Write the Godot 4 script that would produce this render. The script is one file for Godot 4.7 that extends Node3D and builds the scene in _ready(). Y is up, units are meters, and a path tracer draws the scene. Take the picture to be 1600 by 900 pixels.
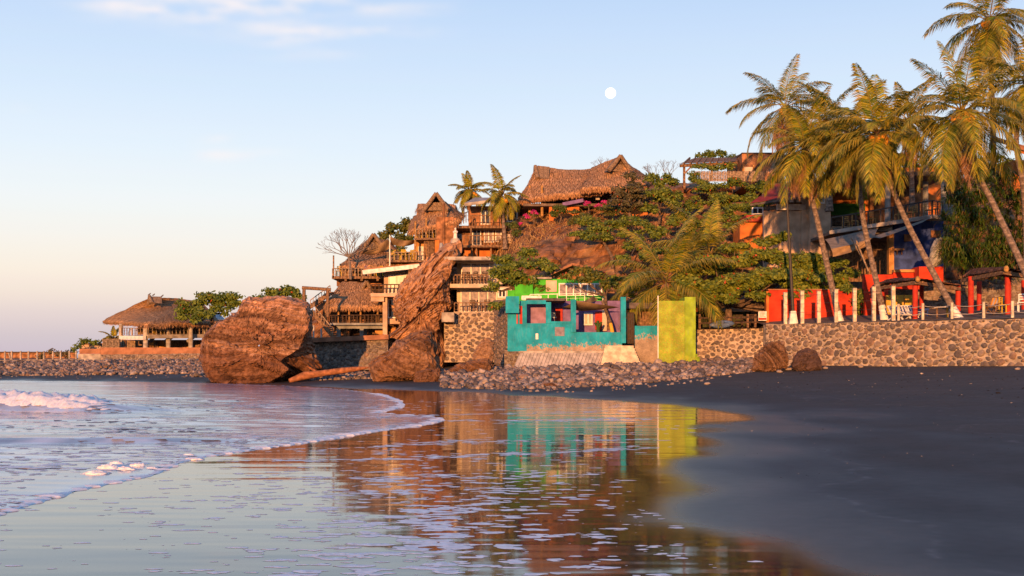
extends Node3D
# Sunrise on a black-sand beach below a hillside of thatched restaurants. Units are metres, the camera looks along -Z, the sea level is y = 0.
const FL := 1950.0      # focal length in photo pixels
const HY := 560.0       # photo row of the horizon
const EYE := 1.6        # height of the camera
var rng := RandomNumberGenerator.new()
var taken := {}
var M := {}
var O := Vector3.ZERO   # base of the thing being built

class G:
	var v := PackedVector3Array()
	var n := PackedVector3Array()
	var u := PackedVector2Array()
	var c := PackedColorArray()
	func tri(a: Vector3, b: Vector3, d: Vector3, col := Color.WHITE) -> void:   # counter-clockwise seen from outside
		var nn := (b - a).cross(d - a).normalized()
		v.append(a); v.append(d); v.append(b)
		n.append(nn); n.append(nn); n.append(nn)
		c.append(col); c.append(col); c.append(col)
		u.append(Vector2.ZERO); u.append(Vector2.ZERO); u.append(Vector2.ZERO)
	func quad(a: Vector3, b: Vector3, d: Vector3, e: Vector3, col := Color.WHITE) -> void:
		tri(a, b, d, col); tri(a, d, e, col)
	func uquad(a: Vector3, b: Vector3, d: Vector3, e: Vector3, ua: Vector2, ub: Vector2, ud: Vector2, ue: Vector2, col := Color.WHITE) -> void:
		quad(a, b, d, e, col)
		var k := u.size() - 6
		u[k] = ua; u[k + 1] = ud; u[k + 2] = ub; u[k + 3] = ua; u[k + 4] = ue; u[k + 5] = ud
	func box(lo: Vector3, hi: Vector3, col := Color.WHITE) -> void:
		obox(Transform3D(Basis(), (lo + hi) / 2), hi - lo, col)
	func obox(t: Transform3D, s: Vector3, col := Color.WHITE) -> void:
		var p := []
		for k in 8:
			p.append(t * (Vector3(-.5 if k & 1 == 0 else .5, -.5 if k & 2 == 0 else .5, -.5 if k & 4 == 0 else .5) * s))
		for f in [[4, 5, 7, 6], [1, 0, 2, 3], [5, 1, 3, 7], [0, 4, 6, 2], [6, 7, 3, 2], [0, 1, 5, 4]]:
			quad(p[f[0]], p[f[1]], p[f[2]], p[f[3]], col)
	func bar(a: Vector3, b: Vector3, w: float, h: float, col := Color.WHITE) -> void:
		var d := (b - a)
		var up := Vector3.UP if absf(d.normalized().y) < .95 else Vector3.BACK
		var z := d.normalized()
		var x := up.cross(z).normalized()
		obox(Transform3D(Basis(x, z.cross(x), z), (a + b) / 2), Vector3(w, h, d.length()), col)
	func tube(pts: Array, rad: Array, sides := 7, col := Color.WHITE, cap := true) -> void:
		var rings := []
		var x := Vector3.RIGHT
		for k in pts.size():
			var t: Vector3 = (pts[mini(k + 1, pts.size() - 1)] - pts[maxi(k - 1, 0)])
			t = t.normalized()
			x = (x - t * x.dot(t))
			x = x.normalized() if x.length() > .01 else t.cross(Vector3.BACK).normalized()
			var y := t.cross(x)
			var r := PackedVector3Array()
			for s in sides:
				var a := TAU * s / sides
				r.append(pts[k] + (x * cos(a) + y * sin(a)) * rad[k])
			rings.append(r)
		for k in pts.size() - 1:
			for s in sides:
				var s2 := (s + 1) % sides
				var a: Vector3 = rings[k][s]; var b: Vector3 = rings[k][s2]; var d: Vector3 = rings[k + 1][s2]; var e: Vector3 = rings[k + 1][s]
				var k0 := n.size()
				quad(a, b, d, e, col)
				var ca: Vector3 = pts[k]; var ce: Vector3 = pts[k + 1]
				n[k0] = (a - ca).normalized(); n[k0 + 1] = (d - ce).normalized(); n[k0 + 2] = (b - ca).normalized()
				n[k0 + 3] = n[k0]; n[k0 + 4] = (e - ce).normalized(); n[k0 + 5] = n[k0 + 1]
		if cap:
			for s in sides:
				var s2 := (s + 1) % sides
				tri(pts[-1], rings[-1][s], rings[-1][s2], col)
				tri(pts[0], rings[0][s2], rings[0][s], col)
	func poly(p: PackedVector2Array, at: Callable) -> void:   # a flat polygon, points run counter-clockwise as seen from its front
		var idx := Geometry2D.triangulate_polygon(p)
		for k in range(0, idx.size(), 3):
			var a: Vector3 = at.call(p[idx[k]]); var b: Vector3 = at.call(p[idx[k + 1]]); var d: Vector3 = at.call(p[idx[k + 2]])
			if (p[idx[k + 1]] - p[idx[k]]).cross(p[idx[k + 2]] - p[idx[k]]) > 0:
				tri(a, b, d)
			else:
				tri(a, d, b)
	func mesh() -> ArrayMesh:
		var m := ArrayMesh.new()
		if v.is_empty():
			return m
		var a := []
		a.resize(Mesh.ARRAY_MAX)
		a[Mesh.ARRAY_VERTEX] = v; a[Mesh.ARRAY_NORMAL] = n; a[Mesh.ARRAY_TEX_UV] = u; a[Mesh.ARRAY_COLOR] = c
		m.add_surface_from_arrays(Mesh.PRIMITIVE_TRIANGLES, a)
		return m

# a point seen at photo pixel (x, y) at distance d along the view axis
func P(x: float, y: float, d: float) -> Vector3:
	return Vector3((x - 800.0) * d / FL, EYE - (y - HY) * d / FL, -d)

func R(a: float, b: float) -> float:
	return rng.randf_range(a, b)

func lin(r: float, g: float, b: float) -> Color:
	return Color(r, g, b).linear_to_srgb()

func numbered(s: String) -> String:
	taken[s] = taken.get(s, 0) + 1
	return s if taken[s] == 1 else "%s_%03d" % [s, taken[s] - 1]

func tag(o: Node3D, label: String, category: String, group := "", kind := "") -> Node3D:
	o.set_meta("label", label); o.set_meta("category", category)
	if group: o.set_meta("group", group)
	if kind: o.set_meta("kind", kind)
	return o

func thing(nm: String, label: String, category: String, at: Vector3, group := "", kind := "") -> Node3D:
	var o := Node3D.new()
	o.name = numbered(nm)
	add_child(o)
	o.position = at
	O = at
	return tag(o, label, category, group, kind)

func mi(parent: Node, nm: String, mesh: Mesh, m: Material) -> MeshInstance3D:
	var o := MeshInstance3D.new()
	o.name = numbered(nm) if parent == self else nm
	o.mesh = mesh
	o.material_override = m
	parent.add_child(o, true)
	return o

func whole(nm: String, mesh: Mesh, m: Material, at: Vector3, label: String, category: String, group := "", kind := "") -> MeshInstance3D:
	var o := mi(self, nm, mesh, m)
	o.position = at
	tag(o, label, category, group, kind)
	return o

# box part of the current thing: its front face covers the photo rectangle at distance d, and it reaches dep further back
func B(parent: Node, nm: String, m: Material, x0: float, y0: float, x1: float, y1: float, d: float, dep: float) -> MeshInstance3D:
	var g := G.new()
	var a := P(minf(x0, x1), maxf(y0, y1), d) - O
	var b := P(maxf(x0, x1), minf(y0, y1), d) - O
	g.box(Vector3(a.x, a.y, a.z - dep), Vector3(b.x, b.y, b.z))
	return mi(parent, nm, g.mesh(), m)

# bar between two pixels at their own distances
func bar(parent: Node, nm: String, m: Material, a: Vector3, b: Vector3, w: float, h: float) -> MeshInstance3D:
	var g := G.new()
	g.bar(a - O, b - O, w, h)
	return mi(parent, nm, g.mesh(), m)

func pole(parent: Node, nm: String, m: Material, a: Vector3, b: Vector3, r0: float, r1: float, sides := 8) -> MeshInstance3D:
	var g := G.new()
	g.tube([a - O, b - O], [r0, r1], sides)
	return mi(parent, nm, g.mesh(), m)

func grid(pts: PackedVector3Array, nu: int, nv: int, uvs := PackedVector2Array(), cols := PackedColorArray(), wrap := false, flip := false) -> ArrayMesh:
	var idx := PackedInt32Array()
	for j in nv - 1:
		for i in (nu if wrap else nu - 1):
			var i2 := (i + 1) % nu
			var a := j * nu + i; var b := j * nu + i2; var d := (j + 1) * nu + i2; var e := (j + 1) * nu + i
			if flip:
				idx.append_array([a, b, d, a, d, e])
			else:
				idx.append_array([a, d, b, a, e, d])
	var arr := []
	arr.resize(Mesh.ARRAY_MAX)
	arr[Mesh.ARRAY_VERTEX] = pts
	arr[Mesh.ARRAY_INDEX] = idx
	if uvs.size(): arr[Mesh.ARRAY_TEX_UV] = uvs
	if cols.size(): arr[Mesh.ARRAY_COLOR] = cols
	var m := ArrayMesh.new()
	m.add_surface_from_arrays(Mesh.PRIMITIVE_TRIANGLES, arr)
	var st := SurfaceTool.new()
	st.create_from(m, 0)
	st.generate_normals()
	return st.commit()

# the same mesh with every face its own plane: broken stone
func faceted(m: ArrayMesh) -> ArrayMesh:
	var a := m.surface_get_arrays(0)
	var v: PackedVector3Array = a[Mesh.ARRAY_VERTEX]; var c: PackedColorArray = a[Mesh.ARRAY_COLOR]; var idx: PackedInt32Array = a[Mesh.ARRAY_INDEX]
	var v2 := PackedVector3Array(); var n2 := PackedVector3Array(); var c2 := PackedColorArray()
	v2.resize(idx.size()); n2.resize(idx.size()); c2.resize(idx.size())
	for k in range(0, idx.size(), 3):
		var p := v[idx[k]]; var q := v[idx[k + 1]]; var r := v[idx[k + 2]]
		var nn := (r - p).cross(q - p).normalized()
		for i in 3:
			v2[k + i] = v[idx[k + i]]; n2[k + i] = nn; c2[k + i] = c[idx[k + i]]
	var out := []
	out.resize(Mesh.ARRAY_MAX)
	out[Mesh.ARRAY_VERTEX] = v2; out[Mesh.ARRAY_NORMAL] = n2; out[Mesh.ARRAY_COLOR] = c2
	var o := ArrayMesh.new()
	o.add_surface_from_arrays(Mesh.PRIMITIVE_TRIANGLES, out)
	return o

func noise(sd: int, freq: float, oct := 4, kind := FastNoiseLite.TYPE_SIMPLEX_SMOOTH) -> FastNoiseLite:
	var f := FastNoiseLite.new()
	f.seed = sd; f.frequency = freq; f.noise_type = kind
	f.fractal_type = FastNoiseLite.FRACTAL_FBM if oct > 1 else FastNoiseLite.FRACTAL_NONE
	f.fractal_octaves = oct
	return f

var texs := {}
func ntex(sd: int, freq: float, oct: int, stops: Array, size := 512, kind := FastNoiseLite.TYPE_SIMPLEX_SMOOTH) -> NoiseTexture2D:
	var key := str([sd, freq, oct, stops, size, kind])
	if texs.has(key): return texs[key]
	var t := NoiseTexture2D.new()
	t.width = size; t.height = size; t.seamless = true
	t.noise = noise(sd, freq, oct, kind)
	if stops.size():
		var g := Gradient.new()
		var off := PackedFloat32Array(); var col := PackedColorArray()
		for s in stops:
			off.append(s[0]); col.append(s[1])
		g.offsets = off; g.colors = col
		t.color_ramp = g
	texs[key] = t
	return t

func grey(a: float, b: float, lo := 0.25, hi := 0.75) -> Array:
	return [[lo, Color(a, a, a)], [hi, Color(b, b, b)]]

# procedural surface: base colour (linear), roughness; mottled by a world-space noise of spread 1 - amount .. 1, relief in centimetres
func mat(nm: String, col: Color, rough := .85, amount := .25, scale := .6, relief := 0.0, sd := 3, vc := false) -> StandardMaterial3D:
	var m := StandardMaterial3D.new()
	m.resource_name = nm
	m.albedo_color = col
	m.roughness = rough
	m.metallic_specular = .35
	m.vertex_color_use_as_albedo = vc
	if amount > 0.0:
		m.albedo_texture = ntex(sd, .0045, 7, grey(1.0 - amount, 1.0, .2, .8))
		m.uv1_triplanar = true; m.uv1_world_triplanar = true
		m.uv1_scale = Vector3.ONE * scale
		if relief > 0.0:
			m.heightmap_enabled = true
			m.heightmap_texture = ntex(sd + 1, .02, 5, [])
			m.heightmap_scale = relief
	M[nm] = m
	return m

func shore_points() -> PackedVector2Array:      # edge of the wet sand, x and distance
	return PackedVector2Array([Vector2(40, -260), Vector2(9, -40), Vector2(4.2, -6), Vector2(3.0, 5), Vector2(2.35, 8.5), Vector2(2.0, 10.4), Vector2(1.55, 13), Vector2(1.6, 16), Vector2(2.4, 20), Vector2(4.1, 27),
		Vector2(5.7, 33), Vector2(6.0, 36), Vector2(5.2, 41), Vector2(3.2, 47), Vector2(.6, 53), Vector2(-4, 60.5), Vector2(-12.7, 71), Vector2(-20, 81.5), Vector2(-36, 89), Vector2(-80, 95), Vector2(-400, 110)])

var shore := PackedVector2Array()
func shore_dist(x: float, d: float) -> float:     # positive on the dry side
	var p := Vector2(x, d)
	var best := 1e9
	var side := 1.0
	for k in shore.size() - 1:
		var a := shore[k]; var e := shore[k + 1] - a
		var r := p - a
		var t := clampf(r.dot(e) / e.length_squared(), 0.0, 1.0)
		var q := (r - e * t).length_squared()
		if q < best - 1e-6:
			best = q
			side = -1.0 if e.cross(r) > 0.0 else 1.0
		elif q < best + 1e-6 and k > 0:
			var e0 := shore[k] - shore[k - 1]
			side = 1.0 if (e0.cross(e) > 0.0) == (e.cross(r) < 0.0 or e0.cross(r) < 0.0) and e0.cross(e) > 0.0 else side
	return sqrt(best) * side

func beach_h(sd: float) -> float:
	if sd <= 0.0:
		return 0.0 if sd > -15.0 else maxf(-1.2, (sd + 15.0) * .02)
	var h := .046 * sd * sd / (sd + 3.2)
	return h if h < 1.2 else 1.2 + .42 * (1.0 - exp(-(h - 1.2) / .42))

func ground_h(x: float, d: float) -> float:
	return beach_h(shore_dist(x, d))

func light_and_camera() -> void:
	var cam := Camera3D.new()
	cam.name = "camera"
	add_child(cam)
	cam.position = Vector3(0, EYE, 0)
	var near := .5
	cam.set_frustum(near * 900.0 / FL, Vector2(0, near * (HY - 450.0) / FL), near, 9000.0)
	cam.current = true
	var sun := DirectionalLight3D.new()
	sun.name = "sun"
	add_child(sun)
	var az := deg_to_rad(10.0); var el := deg_to_rad(5.5)     # behind the camera, a little to its left
	sun.look_at_from_position(Vector3.ZERO, -Vector3(-sin(az) * cos(el), sin(el), cos(az) * cos(el)), Vector3.UP)
	sun.light_color = lin(1.0, .435, .145)
	sun.light_energy = 1.6
	sun.light_angular_distance = .5
	sun.shadow_enabled = true
	var env := Environment.new()
	env.background_mode = Environment.BG_SKY
	env.tonemap_mode = Environment.TONE_MAPPER_LINEAR
	env.tonemap_exposure = 1.6
	env.sdfgi_enabled = true; env.ssao_enabled = true; env.ssil_enabled = true
	var sky := Sky.new()
	var pm := PanoramaSkyMaterial.new()
	pm.panorama = ImageTexture.create_from_image(sky_image())
	pm.energy_multiplier = .66
	sky.sky_material = pm
	env.sky = sky
	var we := WorldEnvironment.new()
	we.name = "air"
	we.environment = env
	add_child(we)

func sky_image() -> Image:
	var w := 2048; var h := 1024
	var im := Image.create(w, h, false, Image.FORMAT_RGB8)
	var stops := [[0.0, Color8(200, 187, 199)], [1.0, Color8(210, 196, 201)], [1.9, Color8(225, 209, 206)], [2.8, Color8(239, 223, 211)], [3.8, Color8(246, 234, 219)], [5.2, Color8(243, 239, 231)], [7.0, Color8(237, 242, 243)], [9.2, Color8(226, 238, 248)],
		[12.0, Color8(211, 229, 248)], [15.0, Color8(196, 218, 246)], [18.0, Color8(178, 206, 241)], [30.0, Color8(140, 176, 222)], [55.0, Color8(98, 140, 196)], [90.0, Color8(80, 120, 178)]]
	var cirrus := noise(5, .02, 5)
	var veil := noise(9, .006, 3)
	for y in h:
		var el := 90.0 - (y + .5) * 180.0 / h
		var col := Color8(78, 72, 80)
		if el >= 0.0:
			for k in stops.size() - 1:
				if el <= stops[k + 1][0]:
					col = stops[k][1].lerp(stops[k + 1][1], (el - stops[k][0]) / (stops[k + 1][0] - stops[k][0]))
					break
		im.fill_rect(Rect2i(0, y, w, 1), col)
		if el < 5.0 or el > 40.0:
			continue
		for x in w:
			var az := fposmod((x + .5) * 360.0 / w + 180.0, 360.0) - 180.0      # the picture's edge lies straight ahead
			var c := 0.0
			# the streaks of cirrus of the photograph, thin, drawn out along the horizon
			for s in [[-13.4, 15.15, 4.6, .5, 1.0], [-10.5, 15.9, 3.4, .5, .9], [-7.2, 15.5, 4.4, .3, .8], [-10.2, 14.25, 2.6, .3, 1.1], [-6.8, 14.5, 3.0, .22, .9], [-9.0, 13.55, 2.8, .16, .35], [-16.0, 15.3, 3.0, .3, .5], [-13.4, 8.95, 1.0, .2, .7], [-11.8, 8.9, 1.9, .16, .35], [-17, 15.1, 3.0, .4, .3], [-13.3, 9.6, .8, .12, .3], [-21.5, 10.6, .6, .15, .2]]:
				var dx: float = (az - s[0]) / s[2]
				if absf(dx) > 1.6: continue
				var dy: float = (el - s[1] - .35 * dx * .3 - .35 * veil.get_noise_2d(az * 12, el * 30)) / s[3]
				if absf(dy) > 3.0: continue
				c += s[4] * exp(-dx * dx * 1.6 - dy * dy * .7) * clampf(.5 + 1.7 * cirrus.get_noise_2d(az * 7 + el * 20, el * 75 - az * 7), 0.0, 1.4)
			# the same thin streaks go on round the rest of the sky
			if absf(az) > 24.0 or el > 17.5:
				var b := maxf(0.0, cirrus.get_noise_2d(az * 3.0, el * 24.0 + 300.0) - .12) * maxf(0.0, veil.get_noise_2d(az * 5, el * 9) + .05)
				c += 2.2 * b
			if c > .004:
				im.set_pixel(x, y, col.lerp(Color8(250, 240, 240), clampf(c * .85, 0, .9)))
	return im

func build_ground() -> void:
	shore = shore_points()
	# smooth the edge
	for r in 2:
		var q := PackedVector2Array([shore[0]])
		for k in shore.size() - 1:
			q.append(shore[k].lerp(shore[k + 1], .25)); q.append(shore[k].lerp(shore[k + 1], .75))
		q.append(shore[-1])
		if r == 0 or q.size() < 90:
			shore = q
	# texture domain of the sand: x -40 .. 24, distance 3 .. 99
	var n0 := 256
	var sdi := Image.create(n0, n0, false, Image.FORMAT_RF)
	for j in n0:
		for i in n0:
			sdi.set_pixel(i, j, Color(shore_dist(-40.0 + 64.0 * (i + .5) / n0, 3.0 + 96.0 * (j + .5) / n0), 0, 0))
	var n1 := 1200
	sdi.resize(n1, n1, Image.INTERPOLATE_CUBIC)
	var sdv := sdi.get_data().to_float32_array()
	var alb := PackedByteArray(); alb.resize(n1 * n1 * 3)
	var rgh := PackedByteArray(); rgh.resize(n1 * n1)
	var hgt := PackedFloat32Array(); hgt.resize(n1 * n1)
	var fine := noise(21, .35, 3); var wide := noise(22, .045, 4); var wob := noise(23, .11, 3); var rip := noise(24, .5, 2); var rip2 := noise(25, .16, 2); var foot := noise(26, 1.5, 1, FastNoiseLite.TYPE_CELLULAR)
	for j in n1:
		var d := 3.0 + 96.0 * (j + .5) / n1
		for i in n1:
			var x := -40.0 + 64.0 * (i + .5) / n1
			var k := j * n1 + i
			var sd := sdv[k]
			var w := wob.get_noise_2d(x * 2.2, d * .9)
			# how wet: a water film, then damp sand, then dry sand, each with its own ragged limit
			var film := smoothstep(.85, -.35, sd + w * 1.1)
			var damp := smoothstep(15.0, 4.0, sd + w * 5.0 + wide.get_noise_2d(x * 3, d * 2) * 4.0)
			var sheen := smoothstep(5.5, .2, sd + w * 2.5)
			var ro := lerpf(lerpf(lerpf(1.0, .8 + .1 * w, damp), .38, sheen), .06, film)
			rgh[k] = int(255.0 * ro)
			var g := fine.get_noise_2d(x * 11.0, d * 11.0)
			var b := wide.get_noise_2d(x * 6.0, d * 14.0)
			var a := lerpf(lerpf(.044, .031, damp), .018, film) * (1.0 + .35 * g * (1.0 - film * .7) + .3 * b)
			# thin lines of shell grit left by the last waves
			for c in [2.6, 5.9, 9.6, 13.5]:
				var q: float = (sd + w * 2.4 + wide.get_noise_2d(x * 1.5, d * 1.5) * 1.6 - c) / .07
				if absf(q) < 2.5: a += .05 * exp(-q * q) * clampf(.4 + g * 1.5, 0.0, 1.0)
			var lc := Color(a * 1.06, a * .96, a).linear_to_srgb()
			alb[k * 3] = int(lc.r * 255); alb[k * 3 + 1] = int(lc.g * 255); alb[k * 3 + 2] = int(lc.b * 255)
			var ripple := rip.get_noise_2d(x * .9, d * 5.0) * .35 + rip2.get_noise_2d(x * .8 + d * .25, d * 4.0)
			hgt[k] = .5 + .5 * (ripple * (.25 + .3 * wide.get_noise_2d(x * 2, d * 2)) * film + (1.0 - film) * ((g * .55 + b * .3) * (1.0 - .7 * damp) + (1.0 - damp) * 1.6 * minf(0.0, foot.get_noise_2d(x, d) + .55)))
	var m := StandardMaterial3D.new()
	m.resource_name = "black_sand"
	m.texture_repeat = false
	m.albedo_texture = ImageTexture.create_from_image(Image.create_from_data(n1, n1, false, Image.FORMAT_RGB8, alb))
	m.roughness_texture = ImageTexture.create_from_image(Image.create_from_data(n1, n1, false, Image.FORMAT_L8, rgh))
	m.heightmap_enabled = true
	m.heightmap_texture = ImageTexture.create_from_image(Image.create_from_data(n1, n1, false, Image.FORMAT_RF, hgt.to_byte_array()))
	m.heightmap_scale = 2.6
	m.roughness = 1.0
	m.metallic_specular = .36
	var xs := PackedFloat32Array(); var ds := PackedFloat32Array()
	for k in range(-48, 61):
		xs.append(signf(k) * (absf(k) * .5 if absi(k) <= 40 else 20.0 * pow(1.22, absf(k) - 40.0)))
	var dd := -300.0
	while dd < 900.0:
		ds.append(dd)
		dd += 30.0 if dd < -60 else 8.0 if dd < 0 else .45 if dd < 30 else .9 if dd < 100 else 2.0 + (dd - 100) * .2
	ds.append(2500.0)
	var pts := PackedVector3Array(); var uvs := PackedVector2Array()
	var bump := noise(31, .12, 3)
	for d in ds:
		for x in xs:
			var sd := shore_dist(x, d)
			var h := beach_h(sd)
			if sd > 6.0:
				h += bump.get_noise_2d(x, d * 1.4) * .07 * smoothstep(6.0, 18.0, sd)
			pts.append(Vector3(x, h, -d))
			uvs.append(Vector2((x + 40.0) / 64.0, (d - 3.0) / 96.0))
	var o := mi(self, "beach", grid(pts, xs.size(), ds.size(), uvs, PackedColorArray(), false, false), m)
	tag(o, "dark volcanic sand beach, wet and mirror-like along the water", "beach", "", "structure")

var front := []     # edge of the wash: distance -> x
func front_x(d: float) -> float:
	if d >= front[0].y: return front[0].x
	for k in front.size() - 1:
		if d <= front[k].y and d >= front[k + 1].y:
			var t: float = (front[k].y - d) / (front[k].y - front[k + 1].y)
			return lerpf(front[k].x, front[k + 1].x, t)
	return front[-1].x

func sea_edge(d: float) -> float:
	if d > 80.5:
		# along the far shore
		for k in shore.size() - 1:
			if shore[k].y <= d and d <= shore[k + 1].y and shore[k].y > 60:
				return lerpf(shore[k].x, shore[k + 1].x, (d - shore[k].y) / (shore[k + 1].y - shore[k].y)) - .4
		return -400.0
	return front_x(d)

var wv: FastNoiseLite; var wv2: FastNoiseLite; var wv3: FastNoiseLite
func sea_h(x: float, d: float, e: float) -> float:
	var off := e - x
	var rise := (1.0 - exp(-off / .12)) * .025 + .06 * (1.0 - exp(-off / 6.0))
	var amp := smoothstep(0.0, 5.0, off)
	var h := rise + wv.get_noise_2d(x * .35, d * 1.5) * .035 * amp + wv2.get_noise_2d(x * .8, d * 3.0) * .02 * (.3 + amp) + wv2.get_noise_2d(x * 2.2 + 40.0, d * 5.0) * .006
	h += wv3.get_noise_2d(x * .25, d) * .05 * smoothstep(3.0, 25.0, off)
	# the broken wave coming in at the left, and the low swells before it
	var bx := smoothstep(-8.5, -15.5, x)
	var cd := 36.5 + (x + 14.0) * -.25 + 1.2 * wv3.get_noise_2d(x * .6, 4.0)
	var r := (d - cd)
	h += (.46 * bx + .05 * smoothstep(-5.5, -9.0, x)) * exp(-pow(r / (1.1 if r < 0 else 3.0), 2.0))
	var c2 := 23.0 + (x + 9.0) * .10 + .5 * wv3.get_noise_2d(x * .5, 40.0)
	h += .07 * smoothstep(-3.0, -6.5, x) * exp(-pow((d - c2) / (.22 if d < c2 else 1.2), 2.0)) * smoothstep(0, 1.5, off)
	return h

func build_sea() -> void:
	wv = noise(41, .35, 3); wv2 = noise(42, .6, 3); wv3 = noise(43, .12, 3)
	for p in [[322, 598.9], [380, 600.6], [450, 603.5], [500, 606.4], [540, 609.6], [575, 613.5], [600, 618], [618, 624], [628, 631], [626, 636], [606, 641], [585, 645.5], [620, 648], [660, 650.5], [688, 654], [684, 658], [660, 664], [620, 669.5], [580, 674.5], [540, 681], [500, 688], [455, 694.5],
			[400, 702], [345, 710], [290, 719], [262, 731], [240, 742], [190, 752], [130, 764], [60, 783], [0, 803], [-60, 822], [-150, 850], [-300, 890]]:
		var d: float = EYE * FL / (p[1] - HY)
		front.append(Vector2((p[0] - 800.0) * d / FL, d))
	front.append(Vector2(-9.0, 6.0)); front.append(Vector2(-14.0, -10.0)); front.append(Vector2(-40.0, -300.0))
	var ds := PackedFloat32Array()
	var dd := -300.0
	while dd < 112.0:
		ds.append(dd)
		dd += 30.0 if dd < -60 else 6.0 if dd < 2 else .6 if dd < 10 else .1 + (dd - 10) * .006 if dd < 60 else .8
	var offs := PackedFloat32Array()
	var w := 0.0
	for k in 130:
		offs.append(w)
		w += .035 if k < 6 else .09 if k < 20 else .2 if k < 60 else .2 * pow(1.12, k - 60.0)
	var pts := PackedVector3Array(); var cols := PackedColorArray()
	var lace := noise(45, 1.0, 4); var lace2 := noise(46, .22, 3)
	for d in ds:
		var e := sea_edge(d)
		for off in offs:
			var x := e - off
			var y := sea_h(x, d, e)
			pts.append(Vector3(x, y, -d))
			# milky aerated water, laced with thin foam
			var l := 1.0 - absf(lace.get_noise_2d(x * .35 + d * .1, d * .8)) * 3.2
			var f := clampf(l, 0, 1) * clampf(.55 + 1.6 * lace2.get_noise_2d(x * .4, d), 0, 1)
			f = maxf(f, .85 * exp(-off / .25))
			var a := Color(.075, .09, .15).lerp(Color(.62, .63, .72), clampf(f * .75 + .16, 0, 1))
			cols.append(a)
	var m := mat("sea_water", Color.WHITE, .16, 0.0, 1.0, 0.0, 3, true)
	m.metallic_specular = .6
	var o := mi(self, "sea", grid(pts, offs.size(), ds.size(), PackedVector2Array(), cols, false, true), m)
	tag(o, "pale sea water washing up the black beach", "sea", "", "structure")
	# foam
	var fm := mat("foam", lin(.78, .77, .80), .7, .12, 3.0)
	fm.subsurf_scatter_enabled = true; fm.subsurf_scatter_strength = .1
	# foam along the front of the wash: a low irregular bead
	var g := G.new()
	var fn := noise(47, .9, 3)
	var d2 := 79.0
	var prev := []
	while d2 > 9.5:
		var x := front_x(d2)
		var step := .07 + d2 * .0025
		var nx := front_x(d2 - step)
		var tan := Vector2(nx - x, -step).normalized()
		var nor := Vector2(tan.y, -tan.x)
		if nor.x < 0: nor = -nor
		var wd := (.09 + .0022 * d2) * (.55 + 1.0 * absf(fn.get_noise_1d(d2 * 2.0)) + .35 * fn.get_noise_1d(d2 * 9.0)) * (.35 if d2 > 56 else 1.0) * (clampf(.75 + 1.6 * fn.get_noise_1d(d2 * 3.1 + 70.0), .08, 1.3) if d2 < 26 else clampf(.8 + 1.5 * fn.get_noise_1d(d2 * 2.3 + 20.0), .25, 1.3))
		var ring := []
		for s in [[1.0, -.9], [.6, .5], [.0, .9], [-.9, .75], [-2.6, .3]]:
			var q: Vector2 = Vector2(x, d2) + nor * wd * s[0]
			ring.append(Vector3(q.x, .006 + wd * .2 * s[1], -q.y))
		if prev.size():
			for s in ring.size() - 1:
				g.quad(prev[s], prev[s + 1], ring[s + 1], ring[s])
		prev = ring
		d2 -= step
	whole("foam_edge", g.mesh(), fm, Vector3.ZERO, "thin white line of foam along the edge of the wash", "foam", "", "stuff")
	build_breaker(fm)
	build_foam_specks(fm)
	# heaps of foam
	var heap_of := ["widest", "tallest", "middle", "smallest", "rounded", "rightmost", "round lone", "flat lone", "leftmost", "long low", "low right", "thin left"]
	var heaps := [[150, 744, 30, 17], [170, 735, 26, 18], [197, 737, 24, 15], [182, 727, 16, 12], [215, 731, 20, 14], [238, 734, 15, 9], [295, 713, 14, 8], [303, 718, 22, 5], [130, 745, 12, 9], [420, 690, 24, 6], [445, 692, 22, 4], [405, 692, 16, 4]]
	for k in heaps.size():
		var hp: Array = heaps[k]
		var d: float = EYE * FL / (hp[1] - HY)
		var rx: float = hp[2] * .5 * d / FL * 1.1
		var ry: float = hp[3] * .85 * d / FL
		var at := P(hp[0], hp[1], d); at.y = .0
		if k < 9 or true:
			whole("foam_heap", blob(rx * 1.35, ry * .62, rx * 1.1, 60 + k, .14, .9, 34, 20), fm, at, "%s heap of pinkish sea foam %s" % [heap_of[k], "in the cluster near the left edge" if k < 6 or k == 8 else "between the cluster and the bright foam line" if k < 9 else "on the foam line left of the big reflection"], "foam", "heaps of foam at the water's edge")

func blob(rx: float, ry: float, rz: float, sd: int, amp: float, freq: float, nu := 22, nv := 12, low := -.35) -> ArrayMesh:
	var f := noise(sd, freq, 3)
	var pts := PackedVector3Array()
	for j in nv:
		var phi := lerpf(PI / 2, low, float(j) / (nv - 1))
		for i in nu:
			var th := TAU * i / nu
			var q := Vector3(cos(th) * cos(phi), sin(phi), sin(th) * cos(phi))
			var s := 1.0 + amp * f.get_noise_3d(q.x * 3 + sd, q.y * 3, q.z * 3) * 2.0
			pts.append(Vector3(q.x * rx, q.y * ry, q.z * rz) * s)
	return grid(pts, nu, nv, PackedVector2Array(), PackedColorArray(), true, false)

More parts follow.
